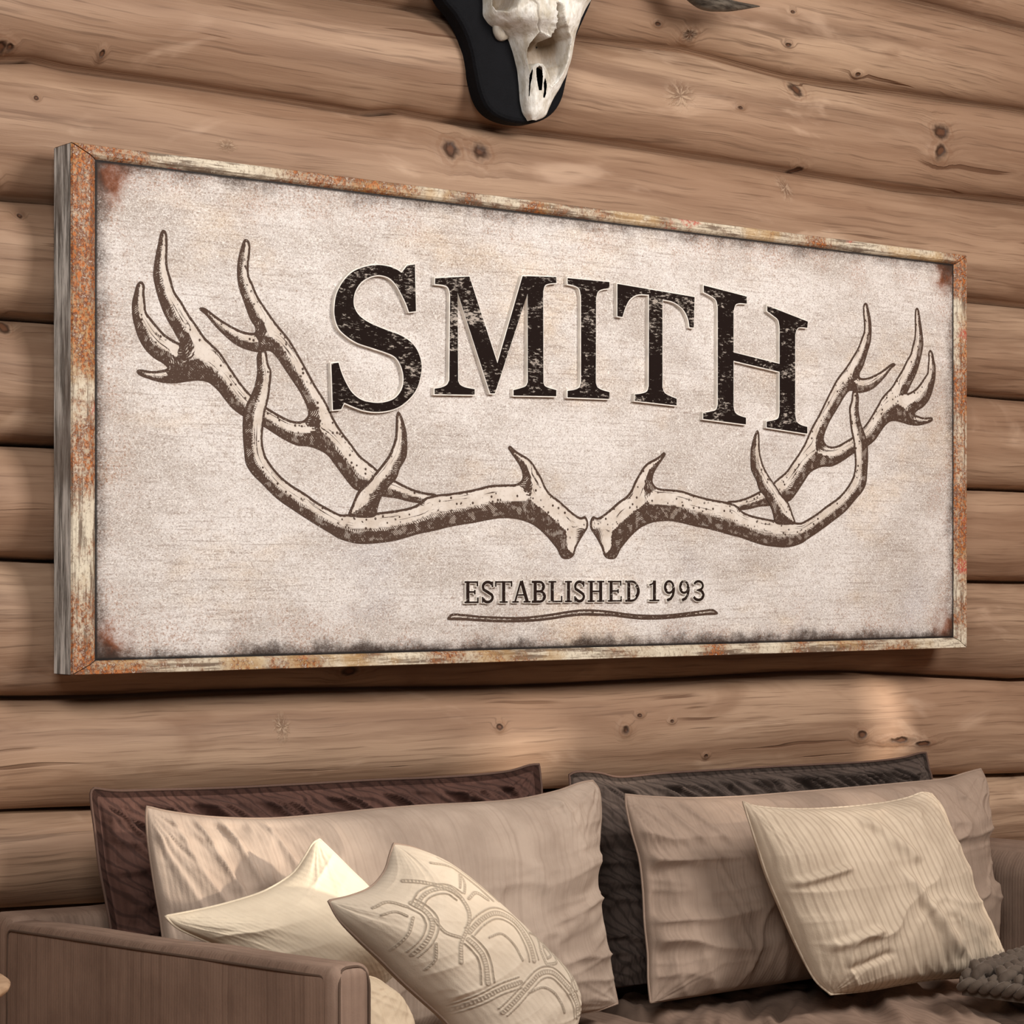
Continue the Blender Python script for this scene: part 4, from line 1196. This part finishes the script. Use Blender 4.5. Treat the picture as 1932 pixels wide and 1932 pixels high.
z2 = lambda L: np.array([(560 + u / 2.841, 1380 + v / 2.841) for u, v in L], float)
BANDS = [([(500,940),(560,990),(582,1060),(560,1140),(520,1210)], 4.2), ([(760,1100),(820,1040),(900,1000),(980,1010),(1050,1060),(1090,1150),(1110,1250)], 4.6),
         ([(520,960),(560,900),(620,870),(680,872),(730,910)], 3.2), ([(750,1140),(800,1190),(840,1260),(862,1370)], 4.2), ([(690,860),(745,930),(768,1010),(745,1090),(715,1160),(720,1260)], 3.4),
         ([(780,920),(830,888),(895,925)], 3), ([(760,1500),(850,1450),(930,1400),(1030,1365)], 4.4), ([(960,1520),(1060,1400),(1140,1320),(1220,1312),(1300,1370),(1370,1450),(1405,1540)], 4.4),
         ([(1190,1270),(1168,1190),(1198,1125),(1250,1180),(1272,1250),(1190,1270)], 2.8), ([(1205,1235),(1195,1190),(1215,1165),(1240,1215),(1205,1235)], 2.2), ([(1310,1200),(1362,1290),(1392,1400)], 3),
         ([(500,815),(560,825),(640,850),(700,885)], 3.4), ([(440,1180),(478,1100),(495,1020)], 2.6), ([(590,1030),(640,1100),(715,1130)], 2.6), ([(745,860),(770,790),(780,830),(760,890)], 2.4),
         ([(640,720),(740,745),(840,830),(930,930)], 2.2), ([(700,690),(800,760),(900,850),(980,930)], 1.8), ([(1120,1100),(1200,1110),(1280,1160)], 2.2), ([(330,960),(400,930),(480,960)], 2.4), ([(360,1000),(420,985),(470,1010)], 2),
         ([(1330,1420),(1360,1350),(1400,1330)], 2.2), ([(600,1160),(610,1240),(590,1290)], 2.4), ([(860,1130),(930,1110),(1000,1170),(1040,1250)], 1.8), ([(1080,1420),(1160,1390),(1240,1430),(1300,1520)], 2)]


for k in (0, 1, 3, 6, 7, 2, 10):
    c = resample(catmull(z2(BANDS[k][0]), 6), 14); T_ = np.gradient(c, axis=0); T_ /= np.linalg.norm(T_, axis=1)[:, None]
    for sg in (-1, 1):
        q = c + np.stack([-T_[:, 1], T_[:, 0]], -1) * sg * (BANDS[k][1] + 6)
        BANDS.append(([((x - 560) * 2.841, (y - 1380) * 2.841) for x, y in q], 1.3))


def embroidery(Q):
    r = np.zeros(len(Q))
    for pts, w in BANDS:
        c = resample(catmull(z2(pts), 6), 40)
        m = np.full(len(Q), 1e9); al = np.zeros(len(Q))
        for i in range(len(c) - 1):
            e = c[i + 1] - c[i]; t = np.clip(((Q - c[i]) @ e) / (e @ e + 1e-9), 0, 1)
            d = np.linalg.norm(Q - c[i] - t[:, None] * e, axis=1); k = d < m
            m[k] = d[k]; al[k] = i * np.linalg.norm(e) + t[k] * np.linalg.norm(e)
        body = sstep(w + .8, w - .8, m)
        dash = .62 + .38 * np.sin(al * 1.25)
        ring = sstep(w - 2.0, w - .9, m)
        r = np.maximum(r, body * np.maximum(ring, dash * .8))
    return r


def embroidered():
    m = fabric('embroidered_linen', srgb(198, 183, 164), dark=srgb(160, 143, 124), streaks=.15)
    nt = m.node_tree; b = nt.nodes['Principled BSDF']
    old = b.inputs['Base Color'].links[0].from_socket
    at = nt.nodes.new('ShaderNodeAttribute'); at.attribute_name = 'pattern'
    mx = nt.nodes.new('ShaderNodeMix'); mx.data_type = 'RGBA'
    ml = nt.nodes.new('ShaderNodeMath'); ml.operation = 'MULTIPLY'; ml.inputs[1].default_value = .85
    nt.links.new(at.outputs['Fac'], ml.inputs[0])
    nt.links.new(ml.outputs[0], mx.inputs[0]); nt.links.new(old, mx.inputs[6]); mx.inputs[7].default_value = (*srgb(128, 114, 98), 1)
    nt.links.new(mx.outputs[2], b.inputs['Base Color'])
    return m


cushion('beige pillow embroidered with grey-brown scrolls, tilted on one corner beside the sofa arm', embroidered(),
        [(620,1700),(660,1691),(698,1675),(725,1645),(736,1612),(743,1592)],
        [(930,2055),(1010,2020),(1060,1975),(1082,1930),(1088,1890)], [(620,1700),(640,1735),(680,1775),(720,1812),(760,1852),(800,1888),(840,1925),(880,1975),(930,2055)],
        [(743,1592),(780,1600),(830,1622),(880,1660),(930,1705),(980,1752),(1030,1800),(1070,1845),(1088,1890)], -.735, .22, front=.075, back=.06, seed=44, wl=.7, wt=.8, wb=.8, amp=.006, soft=.007, freq=22, n=(300, 330), pattern=embroidery, pipe_mat=M_tpipe, x0=1.9)
cushion('plain beige cushion mostly hidden behind the near sofa arm, below the embroidered pillow', M_beige,
        [(600,1842),(650,1838),(705,1846),(735,1865)], [(640,2075),(720,2070),(800,2040)], [(600,1842),(606,1950),(640,2075)],
        [(735,1865),(760,1895),(775,1932),(800,2040)], -.84, .1, front=.035, back=.035, seed=52, x0=1.6, n=(90, 90), expo=.5)

# ---- knitted throw: plaits of chunky yarn on a folded slab
thr = bpy.data.objects.new('knitted_throw', None); COL.objects.link(thr)
tag(thr, 'chunky grey-brown cable knit throw lying on the right seat cushion beside the striped pillow', 'throw')
ty = fabric('chunky_yarn', srgb(92, 80, 70), dark=srgb(58, 48, 42), sheen=.5)
ZT = SEAT + .012
c0 = on_plane(np.array([(1797, 1893.), (1808, 1858.), (1932, 1815.)]), 0, 0)  # only directions are used


def on_z(p, z):
    d = ray(np.array([p], float))[0]; return EYE + d * ((z - EYE[2]) / d[2])


q0, q1, q2 = on_z((1800, 1893), ZT), on_z((1815, 1855), ZT + .02), on_z((1960, 1812), ZT + .02)
ux = q2 - q1; ux[2] = 0; Lx = .5; ux /= np.linalg.norm(ux)
vy = np.array([ux[1], -ux[0], 0.]); vy = vy if vy[1] < 0 else -vy
org = np.array([q1[0], q1[1], 0])
thr.location = (org[0], org[1], ZT)
inv = Vector((-org[0], -org[1], -ZT))
strands = MB(); sl = MB()
Ly = .34; LX = .36
NPL = 7
for r in range(NPL):
    v0 = .022 + r * .047
    if v0 > Ly: break
    for k in range(3):
        tt = np.linspace(0, 1, 90)
        phs = tt * LX / .052 * 2 * math.pi / 1.5 + k * 2 * math.pi / 3
        lat = .0145 * np.sin(phs); up = .0075 * np.sin(2 * phs)
        end = np.clip(np.minimum(tt, 1 - tt) / .05, 0, 1)
        hgt = ZT + .034 + up + .008 * vn(tt * 4, tt * 0 + r, 5) - (1 - np.sqrt(np.clip(1 - (1 - end) ** 2, 0, 1))) * .022
        Pp = org + ux * (tt * LX)[:, None] + vy * (v0 + lat)[:, None]; Pp[:, 2] = hgt
        V, f = tube(Pp, .0098, 8); strands.add(V, f)
    for sgn in (-1, 1):
        tt = np.linspace(0, 1, 120)
        Pp = org + ux * (tt * LX)[:, None] + vy * (v0 + .0235 + sgn * .003 + .003 * np.sin(tt * 110 + sgn))[:, None]; Pp[:, 2] = ZT + .026 + .003 * np.cos(tt * 110)
        V, f = tube(Pp, .0055, 6); strands.add(V, f)
for e_ in (0, 1):
    tt = np.linspace(0, 1, 90)
    for k in range(2):
        Pp = org + ux * (e_ * LX + (.006 if e_ else -.006) + .006 * np.sin(tt * 50 + k * 3.14))[:, None] + vy * (tt * (NPL * .047))[:, None]; Pp[:, 2] = ZT + .02 + .006 * np.cos(tt * 50 + k * 3.14)
        V, f = tube(Pp, .0075, 7); strands.add(V, f)
o = mesh_obj('cable_knit', strands.v, strands.f, ty, uv=np.array(strands.v)[:, :2]); o.parent = thr; o.matrix_parent_inverse.translation = inv
c = [org + ux * a + vy * b for a, b in ((0, 0), (LX, 0), (LX, NPL * .047), (0, NPL * .047))]
V = [(p[0], p[1], ZT) for p in c] + [(p[0], p[1], ZT + .024) for p in c]
sl.add(V, [(3, 2, 1, 0), (4, 5, 6, 7), (0, 1, 5, 4), (1, 2, 6, 5), (2, 3, 7, 6), (3, 0, 4, 7)])
o = sl.build('folded_layers', ty, smooth=False); o.parent = thr; o.matrix_parent_inverse.translation = inv

# ---- side table at the near end of the sofa
tw = NT('table_oak', .45, .35); p = tw.pos()
g = tw.noise(tw.sc(p, (6, 60, 60)), 1, 4); tw.color(tw.mix(tw.ramp(g, .3, .7), srgb(142, 110, 82), srgb(172, 140, 110)))
tc = on_y(np.array([(-272., 1868.)]), -.85)[0]
tab = bpy.data.objects.new('side_table', None); COL.objects.link(tab); tab.location = (tc[0], tc[1], 0)
tag(tab, 'small round light oak side table beside the near sofa arm, only its rim in view', 'table')


def lathe(prof, seg=64):
    V = []; f = []
    for r, z in prof:
        for k in range(seg):
            a = 2 * math.pi * k / seg; V.append((r * math.cos(a), r * math.sin(a), z))
    n = len(prof)
    for i in range(n - 1):
        for k in range(seg):
            k2 = (k + 1) % seg; f.append((i * seg + k, i * seg + k2, (i + 1) * seg + k2, (i + 1) * seg + k))
    f.append(tuple(range(seg))[::-1]); f.append(tuple((n - 1) * seg + k for k in range(seg)))
    return V, f


zt_ = float(tc[2]) + .004
V, f = lathe([(.125, zt_ - .012), (.154, zt_ - .011), (.159, zt_ - .007), (.16, zt_ - .003), (.156, zt_), (.0, zt_ + .0)]); mesh_obj('table_top', V, f, tw.m, tab)
V, f = lathe([(.128, zt_ - .055), (.133, zt_ - .05), (.133, zt_ - .0125), (.125, zt_ - .0122)]); mesh_obj('apron', V, f, tw.m, tab)
for k in range(3):
    a = math.radians(-20 + 120 * k)
    V, f = tube([(.118 * math.cos(a), .118 * math.sin(a), zt_ - .02), (.145 * math.cos(a), .145 * math.sin(a), 0.0)], [.019, .013], 14); mesh_obj('leg', V, f, tw.m, tab)


# ================================================================== LIGHT
w = bpy.data.worlds.new('world'); sc.world = w; w.use_nodes = True
bg = w.node_tree.nodes['Background']; bg.inputs[0].default_value = (1.0, .96, .92, 1); bg.inputs[1].default_value = .10


def area(name, loc, target, size, power, col, sy=None):
    l = bpy.data.lights.new(name, 'AREA'); l.energy = power; l.color = col; l.size = size
    if sy: l.shape = 'RECTANGLE'; l.size_y = sy
    o = bpy.data.objects.new(name, l); COL.objects.link(o); o.location = loc
    o.rotation_euler = (Vector(target) - Vector(loc)).to_track_quat('-Z', 'Y').to_euler()
    return o


area('window_light', (3.15, -3.0, 2.75), (2.3, 0, 1.0), 1.1, 118, (1.0, .965, .925), 1.1)  # added soft key light in the open room, no window stands here
area('left_fill_light', (.0, -2.9, 2.7), (1.7, 0, 1.2), 1.1, 84, (1.0, .98, .96), 1.1)  # added fill for the left wall, arm and sign edge; no window there
l = bpy.data.lights.new('sun', 'SUN'); l.energy = 5.0; l.color = (1.0, .91, .78); l.angle = math.radians(2.2)
o = bpy.data.objects.new('sun', l); COL.objects.link(o); o.rotation_euler = Vector((-2, 3, -.75)).to_track_quat('-Z', 'Y').to_euler(); o.location = (6.5, -5, 3)
sc.view_settings.view_transform = 'Standard'; sc.view_settings.look = 'None'; sc.view_settings.gamma = 1.0; sc.view_settings.use_curve_mapping = False
sc.view_settings.exposure = -0.17
